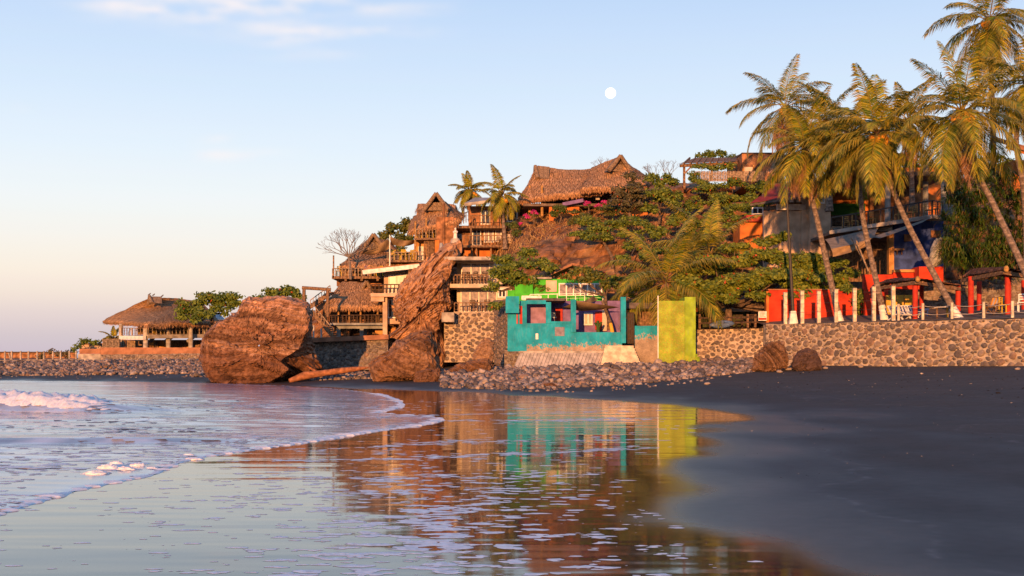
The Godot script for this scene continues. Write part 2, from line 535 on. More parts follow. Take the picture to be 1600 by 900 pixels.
func build_breaker(fm: Material) -> void:
	# tumbling white water on the broken wave
	var f := noise(51, 1.5, 4); var f2 := noise(52, .5, 3)
	var pts := PackedVector3Array()
	var nu := 260; var nv := 56
	for j in nv:
		for i in nu:
			var x := lerpf(-34.0, -10.8, float(i) / (nu - 1))
			var cd := 36.5 + (x + 14.0) * -.25 + 1.2 * wv3.get_noise_2d(x * .6, 4.0)
			var t := float(j) / (nv - 1)
			var d := cd - 1.5 + t * 9.0 * (.6 + .5 * smoothstep(-11, -17, x)) + .3 * f2.get_noise_2d(x, 0)
			var y := sea_h(x, d, sea_edge(d))
			var edge := smoothstep(0, .12, t) * smoothstep(1.0, .75, t) * smoothstep(-10.8, -12.6, x)
			var nn := f.get_noise_2d(x * 1.3, d * 1.3)
			y += edge * (.02 + .22 * absf(nn) * (1.2 - t)) + (edge - 1.0) * .06 + .05 * f2.get_noise_2d(x * 2, d * 2) - .09 * smoothstep(.25, .9, t + f2.get_noise_2d(x * .7, d * .9) * .9)
			pts.append(Vector3(x, y, -d))
	whole("breaking_wave", grid(pts, nu, nv, PackedVector2Array(), PackedColorArray(), false, false), fm, Vector3.ZERO, "tumbling white water of the small broken wave", "wave", "", "stuff")

func build_foam_specks(fm: Material) -> void:
	var disc := G.new()
	var ring := []
	for k in 9:
		var a := TAU * k / 9
		ring.append(Vector3(cos(a), 0, sin(a)) * (1.0 + .22 * sin(k * 2.4) + .12 * cos(k * 5.1)))
	for k in 9:
		var a: Vector3 = ring[k]; var b: Vector3 = ring[(k + 1) % 9]
		disc.tri(Vector3(.1, 1, .05), b * .62 + Vector3(0, .8, 0), a * .62 + Vector3(0, .8, 0))
		disc.quad(a * .62 + Vector3(0, .8, 0), b * .62 + Vector3(0, .8, 0), b - Vector3(0, .3, 0), a - Vector3(0, .3, 0))
	var mm := MultiMesh.new()
	mm.transform_format = MultiMesh.TRANSFORM_3D
	mm.mesh = disc.mesh()
	var n1 := noise(61, .55, 3); var n2 := noise(62, .16, 2); var n3 := noise(63, .09, 3)
	rng.seed = 77
	var ts := []
	var d := 8.6
	while d < 48.0:
		var cell := .034 + d * .0021
		var x := -d * .43
		while x < 7.0:
			x += cell
			var px := x + R(-.5, .5) * cell; var pd := d + R(-.8, .8) * cell
			var on_sea := px < front_x(pd)
			if not on_sea and px < front_x(pd) + .03: continue
			var sd := shore_dist(px, pd) if px > -1.0 else -2.0
			if sd > -.15: continue
			# bands of foam left by earlier waves, and a broad field of patches
			var u := (px - (-3.2)) / 6.0
			var warp := n2.get_noise_2d(px * .7, pd * .7) * 2.0
			var band := 0.0
			for b in [[31.8, .5, 1.0], [24.3, .42, .8], [21.0, .6, 1.0], [36.5, .7, .8], [17.2, .35, .6], [40.5, .6, .6], [14.6, .3, .5]]:
				var q: float = (pd - b[0] - warp - px * .28) / b[1]
				band = maxf(band, b[2] * exp(-q * q))
			var field := .68 * exp(-pow((px + .75 + .02 * pd) / (.75 + pd * .05), 2.0)) * smoothstep(25.0, 19.0, pd + warp) + .16 + (.12 if px > .3 else 0.0) * n3.get_noise_2d(px * 3.0, pd * 2.0)
			field *= .62 + n3.get_noise_2d(px * 2.0, pd) * .9
			band *= smoothstep(-6.5, -2.5, px) * smoothstep(2.4, .4, px - (pd - 14.0) * .12)
			var dens := maxf(field, band * .95)
			var lace := absf(n1.get_noise_2d(px * 2.0, pd * 3.0))
			if on_sea:
				dens = clampf(.42 + .9 * n3.get_noise_2d(px * 1.2 + 30.0, pd * 2.0), .05, .8)
			if lace > .03 + .12 * dens: continue
			if rng.randf() > dens * 1.3 * (1.0 - lace * 3.0): continue
			var s := (.013 + .014 * dens) * pow(R(.4, 1.6), 2.2) * (1.0 + d * .02)
			ts.append(Transform3D(Basis(Vector3.UP, R(0, TAU)).scaled(Vector3(s * R(1.2, 2.4), minf(s * .05, .0018), s)), Vector3(px, (sea_h(px, pd, sea_edge(pd)) if on_sea else 0.0) + .002, -pd)))
		d += cell * .9
	mm.instance_count = ts.size()
	for k in ts.size():
		mm.set_instance_transform(k, ts[k])
	var o := MultiMeshInstance3D.new()
	o.name = "sea_foam"
	o.multimesh = mm
	o.material_override = fm
	add_child(o)
	tag(o, "scattered flecks and lace of foam left on the wet sand", "foam", "", "stuff")
	print("foam specks ", ts.size())

# ---------- materials ----------
func materials() -> void:
	var rk := mat("rock", Color.WHITE, .95, .5, .3, 6.0, 11, true)
	var cr := noise(11, .006, 5)
	cr.fractal_type = FastNoiseLite.FRACTAL_RIDGED
	var ct := NoiseTexture2D.new()
	ct.width = 1024; ct.height = 1024; ct.seamless = true; ct.noise = cr
	var cg := Gradient.new()
	cg.offsets = PackedFloat32Array([0.0, .55, .8, 1.0]); cg.colors = PackedColorArray([Color(1, 1, 1), Color(.9, .9, .9), Color(.72, .7, .68), Color(.45, .42, .4)])
	ct.color_ramp = cg
	rk.albedo_texture = ct
	mat("earth", Color.WHITE, .97, .5, .35, 10.0, 12, true)
	mat("stone", Color.WHITE, .85, .3, 1.7, 1.5, 13, true)
	mat("pebble", Color.WHITE, .8, .25, 1.3, .8, 14, true)
	mat("mortar", lin(.50, .40, .30), .95, .3, 1.1, 1.5, 15)
	mat("rubble_mortar", lin(.30, .25, .21), .95, .4, 1.3, 3.0, 16)
	mat("concrete", lin(.42, .38, .34), .9, .3, .5, .3, 17)
	mat("grey_concrete", lin(.26, .27, .27), .9, .25, .5, .3, 17)
	mat("brown_render", lin(.34, .16, .09), .9, .2, .4, .2, 18)
	mat("cream", lin(.58, .48, .37), .88, .16, .35, .2, 19)
	mat("tan_wall", lin(.52, .38, .28), .88, .18, .35, .2, 19)
	mat("white_paint", lin(.74, .72, .68), .6, .15, .8)
	mat("rust_wall", lin(.38, .18, .085), .85, .4, .5, .3, 20)
	mat("ochre", lin(.52, .26, .09), .88, .22, .5, .2, 20)
	mat("orange_wall", lin(.52, .17, .04), .88, .18, .4, .2, 20)
	mat("red_wall", lin(.52, .045, .018), .85, .22, .35, .3, 21)
	mat("red_post", lin(.46, .035, .018), .7, .2, .8)
	mat("blue_wall", lin(.04, .075, .28), .85, .3, .4, .2, 22)
	mat("purple_wall", lin(.20, .13, .30), .85, .2, .5)
	mat("mauve_wall", lin(.30, .19, .30), .85, .2, .5)
	mat("green_wall", lin(.06, .46, .035), .8, .14, .4, .2, 23)
	mat("wood", lin(.26, .155, .09), .85, .35, 1.6, .4, 24)
	mat("pale_wood", lin(.36, .27, .19), .85, .35, 1.6, .4, 24)
	mat("dark_wood", lin(.075, .045, .03), .8, .35, 1.6, .4, 24)
	mat("golden_wood", lin(.48, .27, .09), .8, .3, 1.6, .4, 24)
	mat("metal", lin(.05, .045, .045), .5, .2, 1.0)
	mat("frame", lin(.68, .66, .6), .5, .1, 1.0)
	mat("white_frame", lin(.74, .73, .7), .5, .1, 1.0)
	mat("yellow", lin(.62, .42, .03), .6, .12, 1.0)
	mat("yellow_wall", lin(.62, .36, .05), .85, .15, .6)
	mat("blue_cloth", lin(.02, .05, .22), .85, .15, 1.0)
	mat("sail", lin(.33, .22, .12), .9, .2, .6)
	mat("grey_sail", lin(.26, .22, .18), .9, .2, .6)
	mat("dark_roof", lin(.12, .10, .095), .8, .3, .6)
	mat("red_metal_roof", lin(.40, .05, .035), .75, .3, .5)
	mat("tile", Color.WHITE, .85, .35, 2.0, .4, 26, true)
	mat("bark", lin(.20, .14, .10), .95, .45, 1.8, 2.0, 27)
	mat("grey_bark", lin(.22, .19, .18), .95, .3, 1.8, 1.0, 27)
	mat("palm_bark", Color.WHITE, .95, .4, 2.2, 2.0, 28, true)
	mat("surf", lin(.10, .16, .30), .35, .3, 2.5)
	mat("terrace_floor", lin(.20, .15, .12), .95, .3, .5, .5, 29)
	mat("coconut", lin(.75, .32, .03), .6, .3, 2.0)
	mat("flower", lin(.55, .03, .20), .8, .0)
	M.flower.vertex_color_use_as_albedo = true; M.flower.albedo_color = Color.WHITE
	for a in [["leaf", .55], ["palm_leaf", .5], ["strap_leaf", .45]]:
		var m := mat(a[0], Color.WHITE, a[1], 0.0, 1.0, 0.0, 3, true)
		m.cull_mode = BaseMaterial3D.CULL_DISABLED
		m.backlight_enabled = true
		m.backlight = Color(.55, .55, .55)
		m.metallic_specular = .4
	for a in [["straw"], ["dry_grass"]]:
		var m := mat(a[0], Color.WHITE, .95, 0.0, 1.0, 0.0, 3, true)
		m.cull_mode = BaseMaterial3D.CULL_DISABLED
	# thatch: streaks running down the slope, on the roof's own coordinates
	var th := StandardMaterial3D.new()
	th.resource_name = "thatch"
	th.albedo_color = lin(.74, .43, .225)
	th.albedo_texture = ntex(33, .02, 5, grey(.45, 1.0, .2, .8))
	th.heightmap_enabled = true
	th.heightmap_texture = ntex(34, .02, 5, [])
	th.heightmap_scale = 9.0
	th.uv1_scale = Vector3(.9, .12, 1)
	th.roughness = .95
	th.metallic_specular = .2
	M.thatch = th
	mat("straw_edge", lin(.36, .25, .165), .95, .5, 2.5, 3.0, 35)
	# curtained glass
	var gl := mat("curtain_pane", lin(.30, .23, .22), .12, .35, .8)
	gl.metallic_specular = .6
	var dg := mat("dark_pane", lin(.035, .035, .04), .06, .2, .8)
	dg.metallic_specular = .6
	# peeling paint: colour patches over the bare plaster, low on the walls where the sea reaches
	M.teal = peeling("teal", Color(.012, .31, .43), Color(.42, .33, .26), 40)
	M.lime = peeling("lime", Color(.28, .43, .035), Color(.44, .42, .055), 41)

func peeling(nm: String, paint: Color, bare: Color, sd: int) -> StandardMaterial3D:
	var m := StandardMaterial3D.new()
	m.resource_name = nm
	m.roughness = .85
	m.metallic_specular = .35
	m.vertex_color_use_as_albedo = true
	m.albedo_texture = ntex(sd, .0045, 7, grey(.82, 1.0, .2, .8))
	m.uv1_triplanar = true; m.uv1_world_triplanar = true
	m.uv1_scale = Vector3.ONE * .4
	m.set_meta("paint", paint); m.set_meta("bare", bare)
	return m

# a wall plate with a fine grid whose vertices carry paint or the bare plaster where the paint has come off (line: pixel row where peeling starts)
func painted_wall(parent: Node, nm: String, m: StandardMaterial3D, x0: float, y0: float, x1: float, y1: float, d: float, dep: float, line: float, sd: int, share := 1.0) -> MeshInstance3D:
	var f := noise(sd, .45, 4); var f2 := noise(sd + 1, .12, 2)
	var nu := int(clampf((x1 - x0) * 1.2, 8, 260)); var nv := int(clampf((y1 - y0) * 1.2, 8, 130))
	var pts := PackedVector3Array(); var cols := PackedColorArray()
	var paint: Color = m.get_meta("paint"); var bare: Color = m.get_meta("bare")
	for j in nv:
		for i in nu:
			var x := lerpf(x0, x1, float(i) / (nu - 1)); var y := lerpf(y0, y1, float(j) / (nv - 1))
			pts.append(P(x, y, d) - O)
			var k := f.get_noise_2d(x * 1.6, y * .35) * 9.0 + f2.get_noise_2d(x, y) * 7.0 + f.get_noise_2d(x * 3.0, y * 2.5) * 5.0
			var off := y - line + k
			var c := paint.lerp(paint * .55 + Color(.10, .12, .12), clampf(f2.get_noise_2d(x * 2.0 + 50, y * .6) * .5, 0, 1))
			if off > 0.0 and share > 0.0 and f.get_noise_2d(x * 2.2 + 90, y * 2.2) < share:
				c = bare * (.8 + .4 * f.get_noise_2d(x * 4, y * 4))
			cols.append(Color(c.r, c.g, c.b))
	var o := mi(parent, nm, grid(pts, nu, nv, PackedVector2Array(), cols, false, true), m)
	# the body of the wall behind its face
	var g := G.new()
	var a := P(x0, y1, d) - O; var b := P(x1, y0, d) - O
	g.box(Vector3(a.x, a.y, a.z - dep), Vector3(b.x, b.y, b.z - .004), paint)
	mi(o, "wall_core", g.mesh(), m)
	return o

# ---------- rails, windows ----------
func rail(parent: Node, m: Material, a: Vector3, b: Vector3, h: float, n: int, thick := .05, cables := 3) -> Node3D:
	var r := Node3D.new()
	r.name = "railing"
	parent.add_child(r, true)
	for k in n:
		var p := a.lerp(b, float(k) / (n - 1))
		bar(r, "baluster", m, p, p + Vector3(0, h, 0), thick, thick)
	bar(r, "handrail", m, a + Vector3(0, h + .02, 0), b + Vector3(0, h + .02, 0), thick * 1.3, thick)
	for k in cables:
		var y := h * (k + .6) / (cables + .4)
		bar(r, "cable", m, a + Vector3(0, y, .03), b + Vector3(0, y, .03), .015, .015)
	return r

func window(parent: Node, x0: float, y0: float, x1: float, y1: float, d: float, panes: int, pane_m := "curtain_pane", frame_m := "frame", cross := false, nm := "window") -> Node3D:
	var w := Node3D.new()
	w.name = nm
	parent.add_child(w, true)
	var t := .09 * FL / d
	var fm: Material = M[frame_m]
	B(w, "frame", fm, x0 - t * .5, y0 - t * .6, x1 + t * .5, y0 + t * .4, d - .09, .12)
	B(w, "sill", fm, x0 - t * .7, y1 - t * .4, x1 + t * .7, y1 + t * .6, d - .13, .16)
	for k in panes + 1:
		var x := lerpf(x0, x1, float(k) / panes)
		B(w, "frame", fm, x - t * .5, y0 + t * .4, x + t * .5, y1 - t * .4, d - .085, .115)
	if cross:
		B(w, "frame", fm, x0 + t * .5, (y0 + y1) / 2 - t * .4, x1 - t * .5, (y0 + y1) / 2 + t * .4, d - .08, .09)
	for k in panes:
		B(w, "pane", M[pane_m], lerpf(x0, x1, float(k) / panes) + t * .5, y0 + t * .4, lerpf(x0, x1, float(k + 1) / panes) - t * .5, y1 - t * .4, d - .03, .06)
	return w

# ---------- thatch ----------
func thatch(parent: Node, eave: Array, ridge: Array, seed_: int, blades := 2600, sag := .35, thick := .32, col := Color(.40, .28, .185), dip := 0.0) -> void:
	rng.seed = seed_
	var es := []; var rs := []
	for k in 4:
		var a: Vector3 = eave[k]; var b: Vector3 = eave[(k + 1) % 4]
		var ra: Vector3 = [ridge[0], ridge[1], ridge[1], ridge[0]][k]; var rb: Vector3 = [ridge[1], ridge[1], ridge[0], ridge[0]][k]
		for i in 9:
			es.append(a.lerp(b, i / 9.0)); rs.append(ra.lerp(rb, i / 9.0))
	for r in 2:
		var e2 := []; var r2 := []
		for k in es.size():
			var q := (k + 1) % es.size()
			e2.append(es[k].lerp(es[q], .25)); e2.append(es[k].lerp(es[q], .75))
			r2.append(rs[k].lerp(rs[q], .25)); r2.append(rs[k].lerp(rs[q], .75))
		if r == 0 or true:
			es = e2; rs = r2
	var nu := es.size(); var nv := 12
	var f := noise(seed_, .35, 3); var f2 := noise(seed_ + 5, 1.6, 3)
	var pts := PackedVector3Array(); var uvs := PackedVector2Array()
	var cen := Vector3.ZERO
	for e in es: cen += e / nu
	for j in range(-4, nv):
		var run := 0.0
		for i in nu:
			var e: Vector3 = es[i] - O; var r: Vector3 = rs[i] - O
			if i > 0: run += (es[i] - es[i - 1]).length()
			var t := float(j) / (nv - 1)
			var p: Vector3
			if j >= 0:
				p = e.lerp(r, t)
				var out := (e - (cen - O)); out.y = 0; out = out.normalized()
				p.y -= sag * sin(PI * t) * (1.0 - t * .4)
				if dip > 0.0:
					var along := clampf((rs[i] - ridge[0]).dot(ridge[1] - ridge[0]) / maxf(.01, (ridge[1] - ridge[0]).length_squared()), 0, 1)
					p.y -= dip * sin(PI * along) * t
				var w := f.get_noise_3dv(p + O) * .16 + f2.get_noise_3dv(p + O) * .06
				p += out * w * (1.0 - t * .6) + Vector3(0, w * .8, 0)
				if j == 0: p.y += f2.get_noise_3dv((p + O) * 1.5) * .14
			else:      # the thick edge and the underside
				var k := -j
				var inn: float = [0, .02, .07, .25, .9][k]
				p = e.lerp(r, inn)
				p.y -= [0, thick * .55, thick, thick * .9, thick * 1.4][k] + f2.get_noise_3dv(p + O) * .1
				p.y -= sag * sin(PI * inn)
			pts.append(p)
			uvs.append(Vector2(run, t * e.distance_to(r)))
	# order rows from the underside up to the ridge
	var p2 := PackedVector3Array(); var u2 := PackedVector2Array()
	for j in nv + 4:
		p2.append_array(pts.slice(j * nu, (j + 1) * nu)); u2.append_array(uvs.slice(j * nu, (j + 1) * nu))
	var o := mi(parent, "thatched_roof", grid(p2, nu, nv + 4, u2, PackedColorArray(), true, false), M.thatch)
	# loose straw: along the eaves and over the slopes
	var g := G.new()
	for k in blades:
		var i := rng.randi() % nu
		var edge := k % 5 < 3
		var j := 4 if edge else 4 + rng.randi() % (nv - 2)
		var i2 := (i + 1) % nu
		var a := p2[j * nu + i].lerp(p2[j * nu + i2], rng.randf())
		var up := p2[mini(j + 1, nv + 3) * nu + i]
		var down := (p2[j * nu + i] - up).normalized()
		var side := (p2[j * nu + i2] - p2[j * nu + i]).normalized()
		var nor := side.cross(down).normalized()
		if nor.y < 0: nor = -nor
		a = a.lerp(up, rng.randf())
		var l := R(.25, .6); var w := R(.015, .04)
		var c := col * Color(1.35, 1.1, .85) * R(.4, 1.2)
		if edge:
			a = p2[j * nu + i].lerp(p2[j * nu + i2], rng.randf()) - down * R(0, .3) + nor * R(-thick * .6, .03)
			var dir := (down + Vector3(0, -R(.3, 1.4), 0) + side * R(-.25, .25)).normalized()
			g.tri(a - side * w, a + side * w, a + dir * l * .72, c)
		else:
			var dir := (down + nor * R(.02, .16) + side * R(-.16, .16)).normalized()
			a += nor * .015
			g.tri(a - side * w, a + side * w, a + dir * l, c)
	var s := mi(o, "straw", g.mesh(), M.straw)
	s.set_meta("kind", "stuff")

# the little open gable under the end of a thatched ridge
func gablet(parent: Node, apex: Vector3, half_w: float, h: float, toward: Vector3, seed_: int) -> void:
	rng.seed = seed_
	var t := toward.normalized()
	var s := t.cross(Vector3.UP).normalized()
	var back := apex - t * 1.2
	var l := apex - Vector3(0, h, 0) - s * half_w; var r := apex - Vector3(0, h, 0) + s * half_w
	var g := G.new()
	for q in [l, r]:
		g.tube([apex + t * .1 - O + Vector3(0, .05, 0), apex.lerp(q, .5) + t * .05 - O - Vector3(0, .04, 0), q - O], [.16, .2, .22], 7)
		# sloping cheeks back to the roof
	g.quad(apex - O, l - O, l - t * 1.0 - O, back - O); g.quad(apex - O, back - O, r - t * 1.0 - O, r - O)
	mi(parent, "gable_edge", g.mesh(), M.straw_edge)
	var d := G.new()
	d.tri(apex - t * .35 - Vector3(0, .1, 0) - O, l - t * .35 + s * .1 - O, r - t * .35 - s * .1 - O)
	d.tri(apex - t * .35 - Vector3(0, .1, 0) - O, r - t * .35 - s * .1 - O, l - t * .35 + s * .1 - O)
	mi(parent, "gable_opening_fill", d.mesh(), M.straw_edge)  # added straw-coloured sheet across the open gable
	# woven panel closing the lower half
	var p := G.new()
	var ml := apex.lerp(l, .5) - t * .28; var mr := apex.lerp(r, .5) - t * .28
	p.quad(l - t * .25 + s * .12 - O, r - t * .25 - s * .12 - O, mr - O - s * .06, ml - O + s * .06)
	mi(parent, "gable_panel", p.mesh(), M.straw_edge)

# ---------- foliage ----------
func leaf(g: G, at: Vector3, axis: Vector3, nor: Vector3, l: float, w: float, c: Color) -> void:
	var s := axis.cross(nor).normalized() * w
	var mid := at + axis * l * .55 + nor * l * .06
	var tip := at + axis * l - nor * l * .12
	g.tri(at, mid + s - nor * w * .25, tip, c)
	g.tri(at, tip, mid - s - nor * w * .25, c)

func leaf_cloud(g: G, cen: Vector3, r: Vector3, n: int, size: float, ca: Color, cb: Color, accent := Color(.3, .03, .01), accent_share := .012, flat := .55) -> void:
	for k in n:
		var q := Vector3(rng.randfn(), rng.randfn(), rng.randfn()).normalized()
		if q.y < -.25: q.y *= .4
		var rad := pow(rng.randf(), .38) * (1.0 + .18 * rng.randfn() * .5)
		var at := cen + q * rad * r
		var nor := (q * .9 + Vector3(0, flat * .5, .15) + Vector3(R(-1, 1), R(-1, 1), R(-1, 1)) * .65).normalized()
		var ax := Vector3(R(-1, 1), R(-.7, .3), R(-1, 1)) + q * .5
		ax = (ax - nor * ax.dot(nor)).normalized()
		var c := ca.lerp(cb, rng.randf())
		if rng.randf() < accent_share: c = accent * R(.6, 1.3)
		leaf(g, at, ax, nor, size * R(.7, 1.3), size * R(.24, .36), c)

# clumps: [x, y, distance, half width, half height] in photo pixels
func tree(nm: String, label: String, category: String, group: String, base: Vector3, fork: Vector3, clumps: Array, leaf_size: float, dens: float, ca: Color, cb: Color, seed_: int, trunk_r := .16, accent_share := .012, bark := "bark") -> Node3D:
	rng.seed = seed_
	var o := thing(nm, label, category, base, group)
	var g := G.new()
	var mid := base.lerp(fork, .5) + Vector3(R(-.3, .3), 0, R(-.2, .2))
	g.tube([Vector3(0, -.3, 0), mid - O, fork - O], [trunk_r * 1.25, trunk_r, trunk_r * .75], 8)
	var tr := mi(o, "trunk", g.mesh(), M[bark])
	var cg := G.new()
	for cl in clumps:
		var cen := P(cl[0], cl[1], cl[2])
		var rx: float = cl[3] * cl[2] / FL; var ry: float = cl[4] * cl[2] / FL
		var rz := (rx + ry) * .5 if cl.size() < 6 else float(cl[5])
		var lg := G.new()
		var e := cen - Vector3(0, ry * .35, 0)
		lg.tube([fork - O, fork.lerp(e, .55) - O + Vector3(0, -.12 * fork.distance_to(e), 0) + Vector3(R(-.15, .15), 0, R(-.15, .15)), e - O], [trunk_r * .55, trunk_r * .35, trunk_r * .1], 6)
		mi(tr, "limb", lg.mesh(), M[bark])
		# each clump is several uneven sprays
		var sub := int(clampf(rx * ry * 9.0, 7, 26))
		for k in sub:
			var q := Vector3(R(-1, 1), R(-1, 1), R(-1, 1))
			if q.length() > 1.0: q = q.normalized()
			var c2 := cen + q * Vector3(rx, ry, rz) * .72
			var sz := Vector3(rx * R(.34, .52), ry * R(.3, .46), rz * R(.34, .5))
			var n := int(dens * 26.0 * (sz.x * sz.y + sz.x * sz.z) / (leaf_size * leaf_size) * .75)
			leaf_cloud(cg, c2 - O, sz, n, leaf_size, ca, cb, Color(.32, .06, .015), accent_share)
	mi(o, "crown", cg.mesh(), M.leaf)
	return o

# ---------- palms ----------
var fronds := {}
func frond(elev: float, length: float, dead: bool, variant: int, leaflets := 84, width := .038) -> Array:
	var key := "%d|%.1f|%s|%d|%d" % [int(elev), length, dead, variant, leaflets]
	if fronds.has(key): return fronds[key]
	rng.seed = hash(key)
	var g := G.new()
	var stem := G.new()
	var droop := deg_to_rad(75.0 + R(-12, 12) - (20.0 if elev < -20 else 0.0))
	if elev > 60: droop = deg_to_rad(48.0 + R(-12, 12))
	if dead: droop *= .5
	var n := 18
	var pts := [Vector3.ZERO]; var tans := []
	var bend := R(-.25, .25)
	for k in n:
		var s := (k + .5) / n
		var a := deg_to_rad(elev) - droop * pow(s, 1.25)
		a = maxf(a, -PI * .49)
		var t := Vector3(cos(a), sin(a), bend * s).normalized()
		tans.append(t)
		pts.append(pts[-1] + t * length / n)
	tans.append(tans[-1])
	var rad := []
	for k in n + 1: rad.append(lerpf(.045, .006, float(k) / n))
	var rc := Color(.22, .17, .03) if not dead else Color(.26, .14, .07)
	stem.tube(pts, rad, 5, rc, false)
	for k in leaflets:
		var s := lerpf(.14, .995, (k + R(-.3, .3)) / leaflets)
		var f := clampf(s * n, 0, n - .001)
		var i := int(f)
		var at: Vector3 = pts[i].lerp(pts[i + 1], f - i)
		var t: Vector3 = tans[i]
		var upv := Vector3.UP - t * t.y
		upv = upv.normalized() if upv.length() > .15 else Vector3.RIGHT
		var side0 := t.cross(upv).normalized()
		var ll := length * .27 * (sin(PI * pow(s, .62)) * .85 + .22) * R(.85, 1.12)
		for sg in [-1.0, 1.0]:
			if dead and rng.randf() < .25: continue
			var side: Vector3 = side0 * sg
			var dir: Vector3 = (side + t * (.55 + .5 * s) + upv * R(-.05, .2)).normalized()
			var gr := (.95 if not dead else 2.2) * R(.7, 1.4)
			var mid := at + dir * ll * .5 + Vector3(0, -ll * .10 * gr, 0)
			var tip := at + dir * ll * (.96 if not dead else .5) + Vector3(0, -ll * .46 * gr, 0)
			var wv_ := (t * .8 + upv * .5 * R(-1, 1)).normalized() * width * R(.75, 1.2)
			var c := Color(.055, .135, .014).lerp(Color(.40, .32, .02), pow(rng.randf(), 1.1))
			if dead: c = Color(.30, .17, .085).lerp(Color(.20, .10, .06), rng.randf())
			var tc := c.lerp(Color(.25, .17, .06), .35 if not dead else .1)
			g.tri(at, at + wv_ * .5, mid + wv_, c)
			g.tri(at, mid + wv_, mid - wv_ * .7, c)
			g.tri(mid + wv_, tip, mid - wv_ * .7, tc)
	fronds[key] = [g.mesh(), stem.mesh()]
	return fronds[key]

# trunk: points along the trunk from its foot; specs for the crown
func palm(nm: String, label: String, group: String, trunk: Array, r0: float, length: float, n: int, seed_: int, low := -62.0, high := 82.0, dead := 5, nuts := 0, white := 0.0, leaflets := 84, width := .038, lean := Vector3.ZERO) -> Node3D:
	var c3 := Curve3D.new()
	for k in trunk.size():
		var a: Vector3 = trunk[maxi(k - 1, 0)]; var b: Vector3 = trunk[mini(k + 1, trunk.size() - 1)]
		c3.add_point(trunk[k], -(b - a) / 6, (b - a) / 6)
	var total := c3.get_baked_length()
	var o := thing(nm, label, "palm", trunk[0], group)
	rng.seed = seed_
	var g := G.new(); var wg := G.new()
	var pts := []; var rad := []; var steps := int(clampf(total / .085, 10, 220))
	for k in steps + 1:
		var s := float(k) / steps
		pts.append(c3.sample_baked(s * total) - O)
		rad.append(r0 * (1.0 + .55 * exp(-s * total / .5) - .32 * s + (.07 if k % 2 == 0 else -.03) * R(.5, 1.3)))
	var wk := int(white / total * steps)
	if white > 0.0:
		wg.tube(pts.slice(0, wk + 1), rad.slice(0, wk + 1).map(func(q): return q * 1.04), 10, Color.WHITE)
	g.tube(pts.slice(maxi(wk - 1, 0)), rad.slice(maxi(wk - 1, 0)), 10, Color(.30, .23, .185))
	var tr := mi(o, "trunk", g.mesh(), M.palm_bark)
	if white > 0.0: mi(tr, "whitewashed_base", wg.mesh(), M.white_paint)
	var top: Vector3 = pts[-1]
	var crown := Node3D.new()
	crown.name = "crown"
	o.add_child(crown)
	crown.position = top
	for k in n + dead:
		var is_dead := k >= n
		var q := float(k) / maxf(1.0, n - 1)
		var el := lerpf(high, low, pow(q, .85)) if not is_dead else R(-82, -62)
		el = roundf(el / 8.0) * 8.0
		var az := k * 2.39996 + R(-.25, .25) + seed_
		var fm: Array = frond(el, length, is_dead, k % 2, leaflets, width)
		var f := MeshInstance3D.new()
		f.name = "frond"
		f.mesh = fm[0]
		f.material_override = M.palm_leaf
		crown.add_child(f, true)
		var st := MeshInstance3D.new()
		st.name = "midrib"
		st.mesh = fm[1]
		st.material_override = M.palm_leaf
		# leaf and midrib share one node's place: the midrib goes into the same frond mesh
		st.free()
		f.mesh = joined(fm)
		var sc := R(.86, 1.08) * (1.0 if not is_dead else .8)
		var b := Basis(Vector3.UP, az).scaled(Vector3.ONE * sc)
		if lean != Vector3.ZERO:
			b = Basis(Quaternion(Vector3.UP, (Vector3.UP + lean).normalized())) * b
		f.transform = Transform3D(b, Vector3(cos(-az), 0, sin(-az)) * .05 + Vector3(0, R(-.12, .16), 0))
	# stubs of old leaves and the fibrous heart
	var hg := G.new()
	for k in 16:
		var az := k * 2.4
		var dir := Vector3(cos(az), R(-.3, 1.3), sin(az)).normalized()
		hg.tube([Vector3(0, -.25, 0), dir * R(.25, .5)], [.07, .02], 5, Color(.26, .13, .06))
	mi(crown, "leaf_bases", hg.mesh(), M.palm_bark)
	if nuts > 0:
		for k in nuts:
			var az: float = [.9, 2.2, 1.5, -.4][int(k / 7.0) % 4] + R(-.3, .3)
			var nut := MeshInstance3D.new()
			nut.name = "coconut"
			nut.mesh = nut_mesh()
			nut.material_override = M.coconut
			crown.add_child(nut, true)
			var nr := R(.45, .85)
			nut.position = Vector3(cos(az) * nr, R(-.55, -.1) - nr * .2, sin(az) * nr)
			nut.rotation = Vector3(R(-.5, .5), R(0, 6), R(-.5, .5))
	return o

var _nut: Mesh
func nut_mesh() -> Mesh:
	if _nut == null: _nut = blob(.15, .19, .15, 5, .06, .5, 9, 7, -PI / 2)
	return _nut

var _joined := {}
func joined(fm: Array) -> ArrayMesh:
	if _joined.has(fm[0]): return _joined[fm[0]]
	var st := SurfaceTool.new()
	st.append_from(fm[0], 0, Transform3D())
	st.append_from(fm[1], 0, Transform3D())
	_joined[fm[0]] = st.commit()
	return _joined[fm[0]]

# ---------- rock ----------
func radii(poly: Array, c: Vector2, n: int) -> PackedFloat32Array:
	var out := PackedFloat32Array()
	for k in n:
		var a := TAU * k / n
		var dir := Vector2(cos(a), sin(a))
		var best := 0.0
		for q in poly.size():
			var p1 := Vector2(poly[q][0], poly[q][1]) - c; var p2 := Vector2(poly[(q + 1) % poly.size()][0], poly[(q + 1) % poly.size()][1]) - c
			var e := p2 - p1
			var den := dir.cross(e)
			if absf(den) < 1e-9: continue
			var t := p1.cross(e) / den; var s := p1.cross(dir) / den
			if t > 0.0 and s >= -1e-6 and s <= 1.0 + 1e-6: best = maxf(best, t)
		out.append(maxf(best, .5))
	return out

